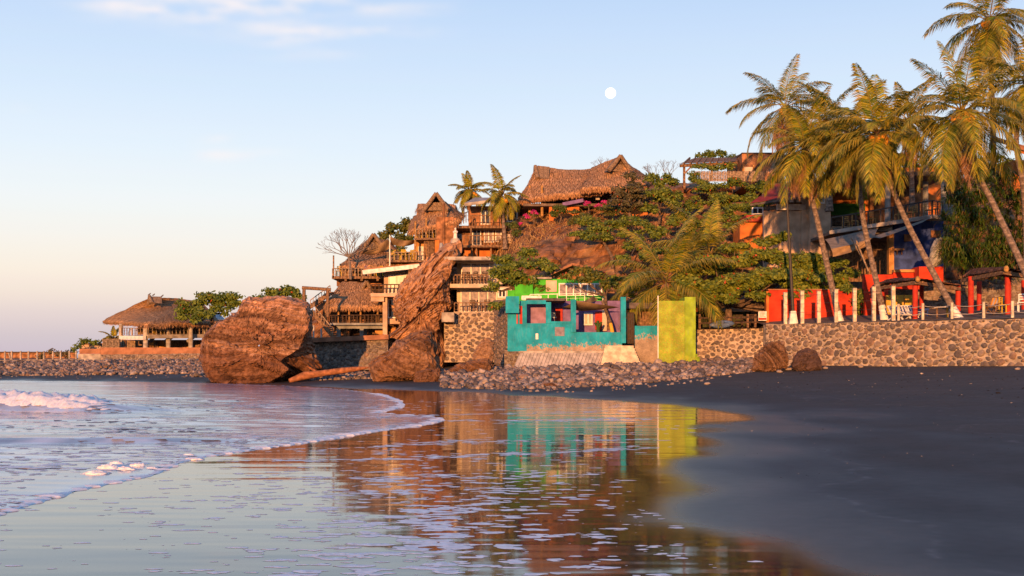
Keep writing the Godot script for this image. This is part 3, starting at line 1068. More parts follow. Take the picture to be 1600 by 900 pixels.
# loops: [distance, outline in photo pixels], from the front to the back of the rock; col(position, noise) gives the colour of the stone
func rock(nm: String, label: String, category: String, group: String, c: Vector2, loops: Array, sd: int, amp: float, freq: float, layer: float, tones: Array, layer_freq := 1.1, bulge := .6, nth := 110, tilt := 0.0, mt := "rock", bands := []) -> MeshInstance3D:
	var rad := []
	for l in loops: rad.append(radii(l[1], c, nth))
	var rings := []
	for k in 34:      # front face
		var s := pow((k + .2) / 34.0, .8)
		rings.append([loops[0][0] - bulge * (1.0 - s * s), 0, 0.0, s])
	for k in loops.size() - 1:
		var m := 10
		for i in m: rings.append([0.0, k, float(i) / m, 1.0])
	for k in 6: rings.append([loops[-1][0] + .3 * k / 6.0, loops.size() - 1, 0.0, 1.0 - k / 6.0])
	var f := noise(sd, freq, 5); var f2 := noise(sd + 1, layer_freq, 3); var f3 := noise(sd + 2, freq * .35, 2)
	var fine := noise(sd + 9, freq * 5.0, 3)
	var blocks := noise(sd + 5, freq * .9, 1, FastNoiseLite.TYPE_CELLULAR)
	blocks.cellular_return_type = FastNoiseLite.RETURN_CELL_VALUE
	var blocks2 := noise(sd + 6, freq * 2.4, 1, FastNoiseLite.TYPE_CELLULAR)
	blocks2.cellular_return_type = FastNoiseLite.RETURN_CELL_VALUE
	var crag := noise(sd + 3, freq * .8, 3)
	crag.fractal_type = FastNoiseLite.FRACTAL_RIDGED
	var mean: float = (loops[0][0] + loops[-1][0]) / 2.0
	var cen := P(c.x, c.y, mean)
	var at := Vector3(cen.x, 1e9, cen.z)
	var pts := PackedVector3Array(); var cols := PackedColorArray()
	for r in rings:
		for k in nth:
			var a := TAU * k / nth
			var rr: float; var d: float
			if r[0] > 0.0:
				d = r[0]; rr = rad[r[1]][k] * r[3]
			else:
				d = lerpf(loops[r[1]][0], loops[r[1] + 1][0], r[2]); rr = lerpf(rad[r[1]][k], rad[r[1] + 1][k], smoothstep(0, 1, r[2]))
			var p := P(c.x + cos(a) * rr, c.y + sin(a) * rr, d)
			var out := (p - cen).normalized()
			out = (out + Vector3(0, 0, .5 if d < mean else -.2)).normalized()
			var yy := p.y + tilt * p.x + f3.get_noise_3dv(p) * .5
			var bed := f2.get_noise_1d(yy * 3.0)
			p += out * (f.get_noise_3dv(p) * amp * .6 + (crag.get_noise_3dv(p) - .4) * amp * .8 + (roundf(bed * 3.5) / 3.5 * .85 + bed * .15) * layer * (.6 + .8 * absf(f3.get_noise_3dv(p * 1.3))) + fine.get_noise_3dv(p) * (.05 + amp * .35) + (.035 if f2.get_noise_1d(yy * 9.0 + 20.0) > .08 else -.025) * clampf(layer * 5.0, 0.0, 1.0))
			var bp := Vector3(p.x, yy * 1.9, p.z) + Vector3(fine.get_noise_3dv(p), fine.get_noise_3dv(p + Vector3(9, 0, 0)), 0) * .35
			p += out * (blocks.get_noise_3dv(bp) * amp * 1.1 + blocks2.get_noise_3dv(bp) * amp * .6)
			pts.append(p)
			var thin := f2.get_noise_1d(yy * 11.0 + 60.0)
			var tone := clampf(.48 + bed * .8 + thin * .4 * clampf(layer * 4.0, .15, 1.0) + f.get_noise_3dv(p * 1.7) * .55 + fine.get_noise_3dv(p) * .5, 0, 1)
			var col: Color = tones[0].lerp(tones[1], tone)
			if tones.size() > 2 and f3.get_noise_3dv(p * 2.0) > .16: col = col.lerp(tones[2], .6)
			for b in bands:      # beds of another stone, and the stain below the old tide line
				var edge: float = p.y + tilt * p.x + f3.get_noise_3dv(p * 1.5) * .45 + fine.get_noise_3dv(p) * .25
				if edge > b[0] and edge < b[1]: col = Color(col.r * b[2].r, col.g * b[2].g, col.b * b[2].b)
			cols.append(col)
			at.y = minf(at.y, p.y)
	for k in pts.size(): pts[k] -= at
	var o := whole(nm, faceted(grid(pts, nth, rings.size(), PackedVector2Array(), cols, true, false)), M[mt], at, label, category, group)
	return o

func shrunk(poly: Array, c: Vector2, s: float, dx := 0.0, dy := 0.0) -> Array:
	var out := []
	for p in poly: out.append([c.x + (p[0] - c.x) * s + dx, c.y + (p[1] - c.y) * s + dy])
	return out

# a boulder from its outline alone: rounded in depth
func boulder(nm: String, label: String, category: String, group: String, poly: Array, d: float, depth: float, sd: int, amp: float, freq: float, layer: float, tones: Array, tilt := 0.0, nth := 80) -> MeshInstance3D:
	var c := Vector2.ZERO
	for p in poly: c += Vector2(p[0], p[1]) / poly.size()
	var loops := [[d, shrunk(poly, c, .68)], [d + depth * .14, shrunk(poly, c, .9)], [d + depth * .4, poly], [d + depth * .75, shrunk(poly, c, .93)], [d + depth, shrunk(poly, c, .6)]]
	return rock(nm, label, category, group, c, loops, sd, amp, freq, layer, tones, 1.1, depth * .06, nth, tilt)

var pebble_meshes := []
func pebbles() -> void:
	for k in 7:
		var f := noise(200 + k, .6, 2)
		var pts := PackedVector3Array()
		for j in 7:
			var phi := lerpf(PI / 2, -PI / 2, j / 6.0)
			for i in 10:
				var th := TAU * i / 10
				var q := Vector3(cos(th) * cos(phi), sin(phi), sin(th) * cos(phi))
				pts.append(q * Vector3(1.0, .68, .82) * (1.0 + .5 * f.get_noise_3dv(q * 1.6)))
		var cols := PackedColorArray()
		cols.resize(pts.size())
		cols.fill(Color.WHITE)
		pebble_meshes.append(grid(pts, 10, 7, PackedVector2Array(), cols, true, false))

var stone_tones := [Color(.16, .13, .12), Color(.26, .20, .17), Color(.36, .28, .23), Color(.30, .20, .15), Color(.11, .09, .085), Color(.42, .34, .29)]
var tint_mats := {}
func tinted(base: String, k: int, tones: Array) -> StandardMaterial3D:
	var key := base + str(k)
	if not tint_mats.has(key):
		var m: StandardMaterial3D = M[base].duplicate()
		m.albedo_color = tones[k].linear_to_srgb()
		tint_mats[key] = m
	return tint_mats[key]

# stones lying on the beach: the largest `single` as things of their own, the rest as one mass
func stone_bank(nm: String, label: String, group: String, mass_label: String, spots: Array, single: int) -> void:
	spots.sort_custom(func(a, b): return a[1] / a[0].z > b[1] / b[0].z if false else a[1] / -a[0].z > b[1] / -b[0].z)
	var mm := MultiMesh.new()
	mm.transform_format = MultiMesh.TRANSFORM_3D
	mm.use_colors = true
	mm.mesh = pebble_meshes[0]
	mm.instance_count = maxi(0, spots.size() - single)
	for k in spots.size():
		var s: Array = spots[k]
		var b := Basis.from_euler(Vector3(R(-.35, .35), R(0, TAU), R(-.35, .35))).scaled(Vector3.ONE * s[1] * .5)
		var t := rng.randi() % stone_tones.size()
		if k < single:
			var o := whole(nm, pebble_meshes[rng.randi() % 7], tinted("pebble", t, stone_tones), s[0], label, "stone", group)
			o.basis = b
		else:
			mm.set_instance_transform(k - single, Transform3D(b, s[0]))
			mm.set_instance_color(k - single, stone_tones[t] * R(.8, 1.15))
	if mm.instance_count > 0:
		var o := MultiMeshInstance3D.new()
		o.name = numbered(nm + "_bank")
		o.multimesh = mm
		o.material_override = M.pebble
		add_child(o)
		tag(o, mass_label, "stones", "", "stuff")

# rubble wall: mortar body and rounded stones set in its face. ends: [x, y top, y bottom, distance] in photo pixels
func rubble_wall(nm: String, label: String, a: Array, b: Array, dep: float, smin: float, smax: float, sd: int, tones: Array, mortar: String, single := 300, lean := 0.0, tries := 5000, gap := .82) -> Node3D:
	rng.seed = sd
	var p00 := P(a[0], a[2], a[3]); var p01 := P(a[0], a[1], a[3] + lean); var p10 := P(b[0], b[2], b[3]); var p11 := P(b[0], b[1], b[3] + lean)
	var o := thing(nm, label, "wall", p00, "", "thing")
	var back := Vector3(0, 0, -dep)
	# uneven mortar face
	var nu := 60; var nv := 14
	var f := noise(sd, .9, 3)
	var pts := PackedVector3Array()
	var nor := (p10 - p00).cross(p01 - p00).normalized()
	for j in nv:
		for i in nu:
			var u := i / (nu - 1.0); var v := j / (nv - 1.0)
			var p := p01.lerp(p11, u).lerp(p00.lerp(p10, u), v)
			p += nor * (.03 * f.get_noise_3dv(p * 2.0)) + Vector3(0, .05 * f.get_noise_2d(p.x * 1.3, 7.0) * (1.0 - v), 0)
			pts.append(p - O)
	mi(o, "mortar_face", grid(pts, nu, nv, PackedVector2Array(), PackedColorArray(), false, true), M[mortar])
	var g := G.new()
	var in_ := nor * -.06
	g.quad(p01 + in_ - O, p11 + in_ - O, p11 + back - O, p01 + back - O)
	g.quad(p10 + in_ - O, p10 + back - O, p11 + back - O, p11 + in_ - O)
	g.quad(p00 + back - O, p00 + in_ - O, p01 + in_ - O, p01 + back - O)
	g.quad(p10 + back - O, p00 + back - O, p01 + back - O, p11 + back - O)
	mi(o, "wall_core", g.mesh(), M[mortar])
	var w := (p10 - p00).length()
	var e := (p10 - p00) / w
	var up0 := (p01 - p00)
	var placed := []
	for k in tries:
		var q := 1.0 - k / float(tries)
		var s := lerpf(smin, smax, q * q) * R(.85, 1.15)
		var x := R(s * .4, w - s * .4)
		var h: float = lerpf((p01 - p00).length(), (p11 - p10).length(), x / w)
		if h < s: continue
		var y := R(s * .42, h - s * .42)
		var ok := true
		for z in placed:
			var dx: float = z[0] - x; var dy: float = z[1] - y
			var lim: float = (z[2] + s) * .5 * gap + .02
			if dx * dx + dy * dy * 1.25 < lim * lim:
				ok = false
				break
		if ok: placed.append([x, y, s])
	var small := []
	var basis0 := Basis(e, up0.normalized(), nor)
	for k in placed.size():
		var z: Array = placed[k]
		var at: Vector3 = p00 + e * z[0] + up0.normalized() * z[1]
		var bs := basis0 * Basis(Vector3(0, 0, 1), R(-.6, .6))
		bs = bs * Basis.from_scale(Vector3(z[2] * .5 * R(.92, 1.18), z[2] * .5 * R(.72, .98), .075 * R(.7, 1.3)))
		var t := rng.randi() % tones.size()
		var tr := Transform3D(bs, at + nor * .005 - O)
		if k >= single:
			small.append([tr, tones[t] * R(.85, 1.15)])
			continue
		var st := MeshInstance3D.new()
		st.name = "stone"
		st.mesh = wall_stone(rng.randi() % 8)
		st.material_override = tinted("stone", t, tones)
		o.add_child(st, true)
		st.transform = tr
	if small.size():
		var mm := MultiMesh.new()
		mm.transform_format = MultiMesh.TRANSFORM_3D
		mm.use_colors = true
		mm.mesh = wall_stone(3)
		mm.instance_count = small.size()
		for k in small.size():
			mm.set_instance_transform(k, small[k][0]); mm.set_instance_color(k, small[k][1])
		var sm := MultiMeshInstance3D.new()
		sm.name = "small_stones"
		sm.multimesh = mm
		sm.material_override = M.stone
		o.add_child(sm)
		sm.set_meta("kind", "stuff")
	print(nm, " stones ", placed.size())
	return o

var _ws := {}
func wall_stone(k: int) -> ArrayMesh:
	if _ws.has(k): return _ws[k]
	var r := RandomNumberGenerator.new()
	r.seed = 900 + k
	var n := 8
	var pts := PackedVector3Array(); var cols := PackedColorArray()
	var rr := []
	for i in n: rr.append(r.randf_range(.8, 1.14))
	for ring in [[1.0, -.5], [.96, .35], [.74, .85], [.05, 1.0]]:
		for i in n:
			var a := TAU * i / n
			pts.append(Vector3(cos(a) * rr[i] * ring[0], sin(a) * rr[i] * ring[0], ring[1] + (r.randf_range(-.14, .14) if ring[1] > 0 else 0.0)))
			cols.append(Color.WHITE)
	_ws[k] = grid(pts, n, 4, PackedVector2Array(), cols, true, false)
	return _ws[k]

# ---------- hill, rocks, stones, walls ----------
func build_hill() -> void:
	var keys := [
		[380, [[106, 575], [110, 560], [116, 556], [122, 553], [130, 550], [160, 552], [260, 556]]],
		[455, [[105, 575], [107, 545], [110, 512], [115, 492], [124, 486], [155, 500], [260, 550]]],
		[520, [[105, 575], [108, 520], [112, 470], [116, 446], [122, 432], [145, 432], [260, 500]]],
		[600, [[104, 575], [107, 500], [112, 450], [116, 425], [124, 398], [150, 405], [260, 480]]],
		[680, [[101, 575], [106, 480], [111, 425], [116, 396], [126, 362], [155, 375], [260, 450]]],
		[760, [[98, 575], [104, 480], [108, 430], [113, 390], [122, 355], [150, 345], [260, 430]]],
		[820, [[92, 575], [96, 470], [99, 420], [105, 366], [111, 338], [150, 325], [260, 420]]],
		[900, [[92, 575], [95, 455], [98, 418], [104, 356], [110, 331], [150, 318], [260, 400]]],
		[980, [[92, 575], [95, 455], [98, 418], [104, 352], [110, 322], [150, 305], [260, 390]]],
		[1060, [[94, 575], [97, 450], [101, 400], [107, 340], [115, 298], [150, 290], [260, 380]]],
		[1150, [[98, 575], [101, 440], [105, 370], [111, 318], [119, 290], [150, 286], [260, 380]]],
		[1250, [[102, 575], [105, 440], [109, 390], [114, 335], [121, 302], [150, 290], [260, 380]]],
		[1400, [[100, 575], [104, 440], [108, 380], [112, 335], [120, 302], [150, 290], [260, 380]]],
		[1520, [[86, 575], [90, 430], [95, 380], [100, 335], [110, 295], [150, 282], [260, 380]]],
		[1700, [[80, 575], [86, 420], [92, 370], [98, 325], [110, 290], [150, 280], [260, 380]]],
		[2600, [[80, 575], [86, 420], [92, 370], [98, 325], [110, 290], [150, 280], [260, 380]]]]
	var f := noise(71, .12, 4); var f2 := noise(72, .5, 4); var f3 := noise(73, .05, 2); var f4 := noise(74, 1.1, 3)
	var rows := 91; var pts := PackedVector3Array(); var cols := PackedColorArray()
	var xs := []
	for k in keys.size() - 1:
		for i in 16: xs.append([k, i / 16.0])
	xs.append([keys.size() - 2, 1.0])
	for j in rows:
		var q := j / float(rows - 1) * 6.0
		var k2 := mini(int(q), 5); var tq := q - k2
		for xx in xs:
			var ka: Array = keys[xx[0]]; var kb: Array = keys[xx[0] + 1]
			var s := smoothstep(0.0, 1.0, float(xx[1])) * .5 + float(xx[1]) * .5
			var px := lerpf(ka[0], kb[0], xx[1])
			var d0 := lerpf(ka[1][k2][0], kb[1][k2][0], s); var d1 := lerpf(ka[1][k2 + 1][0], kb[1][k2 + 1][0], s)
			var y0 := lerpf(ka[1][k2][1], kb[1][k2][1], s); var y1 := lerpf(ka[1][k2 + 1][1], kb[1][k2 + 1][1], s)
			var d := lerpf(d0, d1, tq)
			var h0 := EYE - (y0 - HY) * d0 / FL; var h1 := EYE - (y1 - HY) * d1 / FL
			var p := Vector3((px - 800.0) * 105.0 / FL, lerpf(h0, h1, tq), -d)
			var rough := smoothstep(0.0, .6, q)
			p += Vector3(.3, .25, 1.0) * (f.get_noise_3dv(p) * 1.5 + f2.get_noise_3dv(p) * .8 + f4.get_noise_3dv(p) * .45) * rough
			pts.append(p)
			var a := Color(.40, .19, .085).lerp(Color(.26, .13, .075), clampf(.5 + f.get_noise_3dv(p * 1.5), 0, 1))
			a = a.lerp(Color(.36, .25, .14), clampf(f2.get_noise_3dv(p * .6) * 1.2, 0, .7))
			if p.x < -2 and p.y > 6: a = a.lerp(Color(.34, .24, .16), .4)
			cols.append(a)
	var o := mi(self, "hill", faceted(grid(pts, xs.size(), rows, PackedVector2Array(), cols, false, false)), M.earth)
	tag(o, "steep orange-brown earth hillside behind the buildings", "hill", "", "structure")
	# dry grass hanging over the earth bank
	rng.seed = 700
	var g := G.new()
	for k in 8000:
		var i := rng.randi_range(78, 146); var j := rng.randi_range(36, 66)
		if i >= xs.size(): continue
		var p := pts[j * xs.size() + i].lerp(pts[(j + 1) * xs.size() + i + 1], rng.randf())
		if f3.get_noise_2d(p.x * 3, p.y * 6) < -.12 - (.2 if p.y > 11.5 else 0.0): continue
		p += Vector3(R(-.35, .35), R(-.1, .1), R(0, .2))
		var l := R(.35, .9)
		var dir := Vector3(R(-.5, .5), R(-.9, .55), R(.2, .8)).normalized()
		var w := Vector3(R(-1, 1), R(-.3, .3), 0).normalized() * R(.012, .03)
		g.tri(p - w, p + w, p + dir * l + Vector3(0, -l * .2, 0), Color(.44, .29, .11).lerp(Color(.30, .17, .08), rng.randf()))
	whole("dry_grass", g.mesh(), M.dry_grass, Vector3.ZERO, "dry golden grass hanging over the earth bank below the long thatched hut", "grass", "", "stuff")

func build_rocks() -> void:
	var brown := [Color(.12, .06, .036), Color(.38, .21, .12), Color(.24, .12, .065)]
	# the big layered rock on the sand
	var face := [[372, 491], [381, 474], [398, 468], [440, 467], [480, 477], [485, 500], [480, 520], [471, 543], [452, 556], [436, 566], [452, 576], [438, 590], [424, 599], [380, 602], [344, 600], [330, 592], [320, 580], [318, 560], [317, 545], [319, 528], [328, 516], [345, 502]]
	var sil := [[370, 490], [380, 472], [398, 466], [442, 465], [482, 475], [488, 492], [489, 505], [487, 520], [489, 545], [496, 563], [498, 575], [490, 585], [470, 590], [446, 599], [424, 603], [380, 603], [344, 601], [329, 592], [319, 580], [316, 560], [315, 545], [318, 527], [327, 515], [344, 501]]
	var c := Vector2(405, 540)
	rock("layered_rock", "huge brown boulder of layered rock standing on the wet sand", "rock", "", c, [[78.9, shrunk(face, c, .965)], [79.3, face], [82.5, sil], [86.5, shrunk(sil, c, .96)], [88.5, shrunk(sil, c, .7)]], 301, .13, .6, .22, [Color(.15, .078, .048), Color(.52, .30, .19), Color(.30, .16, .092)], .55, .15, 200, .05, "rock", [[4.0, 9.0, Color(1.35, 1.35, 1.4)], [2.55, 2.8, Color(1.4, 1.3, 1.25)], [1.7, 2.2, Color(.6, .55, .5)], [-1.0, 1.1, Color(.55, .47, .42)]])
	# the cliff between the balconies
	var cl := [[712, 380], [720, 392], [716, 405], [700, 415], [702, 430], [706, 450], [706, 480], [695, 490], [692, 510], [700, 560], [690, 590], [640, 600], [600, 590], [560, 560], [590, 535], [618, 528], [628, 505], [618, 488], [616, 466], [630, 445], [650, 425], [672, 405], [690, 390]]
	c = Vector2(655, 490)
	rock("cliff_rock", "rugged brown cliff rock rising between the two balcony houses", "rock", "", c, [[95.3, shrunk(cl, c, .78, -2, 12)], [96.6, shrunk(cl, c, .93, -1, 3)], [99.5, cl], [104, shrunk(cl, c, .97)], [110, shrunk(cl, c, .75)]], 311, .42, .42, .3, [Color(.26, .13, .075), Color(.62, .36, .205), Color(.58, .33, .18)], .8, 1.2, 170, -.8)
	# boulders at its foot
	boulder("foot_boulder", "big smooth brown boulder leaning at the foot of the cliff", "boulder", "boulders at the foot of the cliff", [[573, 570], [590, 558], [610, 549], [622, 535], [640, 522], [660, 515], [674, 518], [682, 535], [684, 556], [688, 575], [672, 588], [648, 597], [610, 601], [585, 602], [577, 588]], 74.5, 5.0, 321, .17, .5, .12, brown, .5, 100)
	boulder("foot_boulder", "low rounded brown boulder beside the stone wall", "boulder", "boulders at the foot of the cliff", [[700, 577], [722, 567], [742, 562], [762, 560], [770, 570], [769, 586], [752, 594], [722, 597], [712, 588]], 75.0, 2.6, 331, .09, .6, .16, brown, .4)
	boulder("foot_boulder", "small reddish boulder on the sand before the leaning one", "boulder", "boulders at the foot of the cliff", [[646, 596], [652, 582], [668, 577], [688, 576], [690, 592], [684, 600], [655, 601]], 72.8, 1.4, 341, .1, .8, .08, [Color(.15, .075, .05), Color(.24, .13, .08), Color(.2, .1, .06)], .0, 60)
	boulder("foot_boulder", "pale upright boulder against the rubble wall under the balcony house", "boulder", "boulders at the foot of the cliff", [[738, 562], [742, 545], [752, 531], [764, 527], [772, 535], [773, 552], [770, 566], [752, 568]], 79.0, 1.5, 351, .06, .6, .05, [Color(.30, .18, .115), Color(.42, .26, .165)])
	boulder("striped_boulder", "striped brown boulder below the end of the red wall", "boulder", "", [[1174, 578], [1178, 560], [1187, 548], [1200, 538], [1216, 533], [1225, 542], [1231, 560], [1229, 574], [1212, 580], [1190, 582]], 70.5, 1.7, 361, .08, .8, .1, [Color(.10, .055, .038), Color(.30, .17, .10)], 1.6)
	boulder("dark_boulder", "dark rounded boulder beside the striped one on the sand", "boulder", "", [[1236, 576], [1240, 560], [1247, 550], [1262, 545], [1275, 549], [1282, 562], [1283, 576], [1265, 581], [1248, 581]], 70.0, 1.6, 371, .06, .8, .04, [Color(.075, .045, .04), Color(.13, .08, .065)])
	boulder("small_rock", "small brown rock before the stone bank on the dark sand", "rock", "", [[842, 606], [848, 600], [862, 598], [872, 603], [870, 607], [850, 608]], 62.0, .5, 381, .04, 1.2, .03, brown, 0.0, 40)
	# driftwood log between the big rock and the cliff
	var o := thing("driftwood_log", "long smooth driftwood log lying between the big rock and the cliff", "log", P(455, 594, 79))
	var g := G.new()
	g.tube([P(452, 595, 79) - O, P(475, 587, 79.4) - O, P(505, 583, 79.8) - O, P(535, 579, 80.2) - O, P(560, 576, 80.6) - O, P(577, 574, 81) - O], [.14, .26, .2, .2, .14, .05], 9)
	mi(o, "log", g.mesh(), mat("driftwood", lin(.42, .17, .075), .85, .35, 1.0, .6, 24))
	g = G.new()
	g.tube([P(500, 585, 79.6) - O, P(488, 577, 79.9) - O, P(480, 572, 80.2) - O], [.12, .08, .03], 7)
	mi(o, "branch", g.mesh(), M.driftwood)
	var dw := [[165, 577, 103, 22, 7], [206, 573, 106, 16, 6]]
	for k in 2:
		var a: Array = dw[k]
		o = thing("driftwood_stump", ["dark tangled driftwood stump on the stone bank below the far hut", "orange driftwood stump on the stone bank, nearer the big rock"][k], "driftwood", P(a[0], a[1] + a[4] * .5, a[2]))
		rng.seed = 40 + k
		for i in 7:
			var q := P(a[0] + R(-.5, .5) * a[3], a[1] - R(-.3, .9) * a[4], a[2] + R(-.4, .4))
			g = G.new()
			g.tube([P(a[0] + R(-.3, .3) * a[3], a[1] + 3, a[2]) - O, q - O], [.22, .06], 6)
			mi(o, "root", g.mesh(), M.driftwood if k else M.wood)

func bank_h(x: float, d: float) -> float:
	return ground_h(x, d)

func build_stones() -> void:
	pebbles()
	rng.seed = 500
	var spots := []
	# bank under the far hut
	for k in 6200:
		var px := R(-60, 338); var t := rng.randf()
		var d := lerpf(96.5, 116.0, t)
		if px > 300: d = lerpf(91.0, 116.0, t)
		var x := (px - 800) * d / FL
		var h := bank_h(x, d)
		var s := R(.16, .36) * (1.0 if rng.randf() < .9 else 1.5)
		spots.append([Vector3(x, h + s * R(-.1, .35) + t * .22, -d), s])
	# stones between the big rock and the cliff
	for k in 700:
		var px := R(486, 585); var d := R(80.5, 99.0)
		var x := (px - 800) * d / FL
		var s := R(.15, .42)
		spots.append([Vector3(x, bank_h(x, d) + s * R(-.1, .3), -d), s])
	# bank before the teal house
	for k in 4600:
		var px := R(690, 1185)
		var near := lerpf(59.5, 61.0, clampf((px - 690) / 300.0, 0, 1)) if px < 990 else lerpf(61.0, 71.0, (px - 990) / 190.0)
		var far := 78.5 if px < 1030 else 80.5
		if px < 790: near = lerpf(64.5, 60.5, (px - 690) / 100.0)
		var t := pow(rng.randf(), .85)
		var d := lerpf(near, far, t)
		var x := (px - 800) * d / FL
		var s := R(.14, .44) * (1.0 if rng.randf() < .93 else 1.55) * (1.0 if t > .12 else .75)
		spots.append([Vector3(x, bank_h(x, d) + s * R(-.12, .3) + smoothstep(.1, 1.0, t) * .35, -d), s])
	# stragglers lying out on the sand, half sunk
	for k in 260:
		var px := R(640, 1150) if k % 3 else R(0, 330)
		var d := R(55.5, 62.5) if k % 3 else R(91.0, 97.5)
		if px > 960 and k % 3: d += (px - 960) * .045
		var x := (px - 800) * d / FL
		var s := R(.07, .24)
		if shore_dist(x, d) < 2.5: continue
		spots.append([Vector3(x, bank_h(x, d) + s * R(-.2, .1), -d), s])
	stone_bank("cobble", "rounded grey-brown cobble among the many at the foot of the walls", "cobbles of the stone banks", "banks of rounded cobbles at the foot of the walls", spots, 300)
	# single stones on the sand
	var lone := [[1105, 601, .26, "pale stone alone on the sand before the stone bank"], [1345, 574, .3, "pale stone on the sand below the white fence posts"], [1380, 569, .2, "small pale stone on the dark sand below the wall"], [1438, 561, .42, "pale flat stone beside a second one under the wall"], [1449, 562, .34, "round pale stone next to the flat one under the wall"], [1478, 559, .25, "small stone at the foot of the wall below the table"],
		[1518, 557, .7, "long pink stone at the foot of the wall near the right edge"], [1551, 566, .3, "grey stone on the sand near the right edge"], [1440, 585, .16, "tiny pale stone on the smooth dark sand"], [1238, 577, .34, "white stone wedged before the dark boulder"], [1232, 568, .3, "brown stone wedged between the two boulders"], [1218, 582, .3, "dark stone in front of the striped boulder"], [1290, 568, .3, "small pale stone right of the dark boulder"],
		[1590, 578, .25, "small brown stone on the sand at the right edge"]]
	for a in lone:
		var d := 69.0
		for it in 12:
			var x: float = (a[0] - 800) * d / FL
			var h := ground_h(x, d)
			d = clampf((EYE - h) * FL / maxf(2.0, a[1] - HY), 30.0, 71.5 if a[0] < 1300 else 72.0) * .5 + d * .5
		var at := P(a[0], a[1], d)
		at.y = ground_h(at.x, d) + a[2] * .2
		var o := whole("beach_stone", pebble_meshes[int(a[0]) % 7], tinted("pebble", 5 if "pale" in a[3] or "white" in a[3] else 2, stone_tones), at, a[3], "stone")
		o.basis = Basis.from_euler(Vector3(0, a[0], 0)).scaled(Vector3(a[2] * .62, a[2] * .4, a[2] * .5))
	# bits of litter and seaweed on the beach
	rng.seed = 81
	var mm := MultiMesh.new()
	mm.transform_format = MultiMesh.TRANSFORM_3D
	mm.use_colors = true
	mm.mesh = pebble_meshes[2]
	mm.instance_count = 420
	for k in 420:
		var d := R(16, 68)
		var px := R(1150, 1620)
		var x := (px - 800) * d / FL
		var sd := shore_dist(x, d)
		var s := R(.01, .03) * (1.0 if sd > 8 else .3) * (2.2 if rng.randf() < .05 else 1.0)
		mm.set_instance_transform(k, Transform3D(Basis(Vector3.UP, R(0, 6)).scaled(Vector3(s * 1.5, s * .6, s)), Vector3(x, ground_h(x, d) + s * .3, -d)))
		mm.set_instance_color(k, Color(.02, .015, .012) if rng.randf() < .82 else Color(.45, .38, .32))
	var o2 := MultiMeshInstance3D.new()
	o2.name = "beach_debris"
	o2.multimesh = mm
	o2.material_override = M.pebble
	add_child(o2)
	tag(o2, "small shells, grit and seaweed strewn over the dark sand", "debris", "", "stuff")

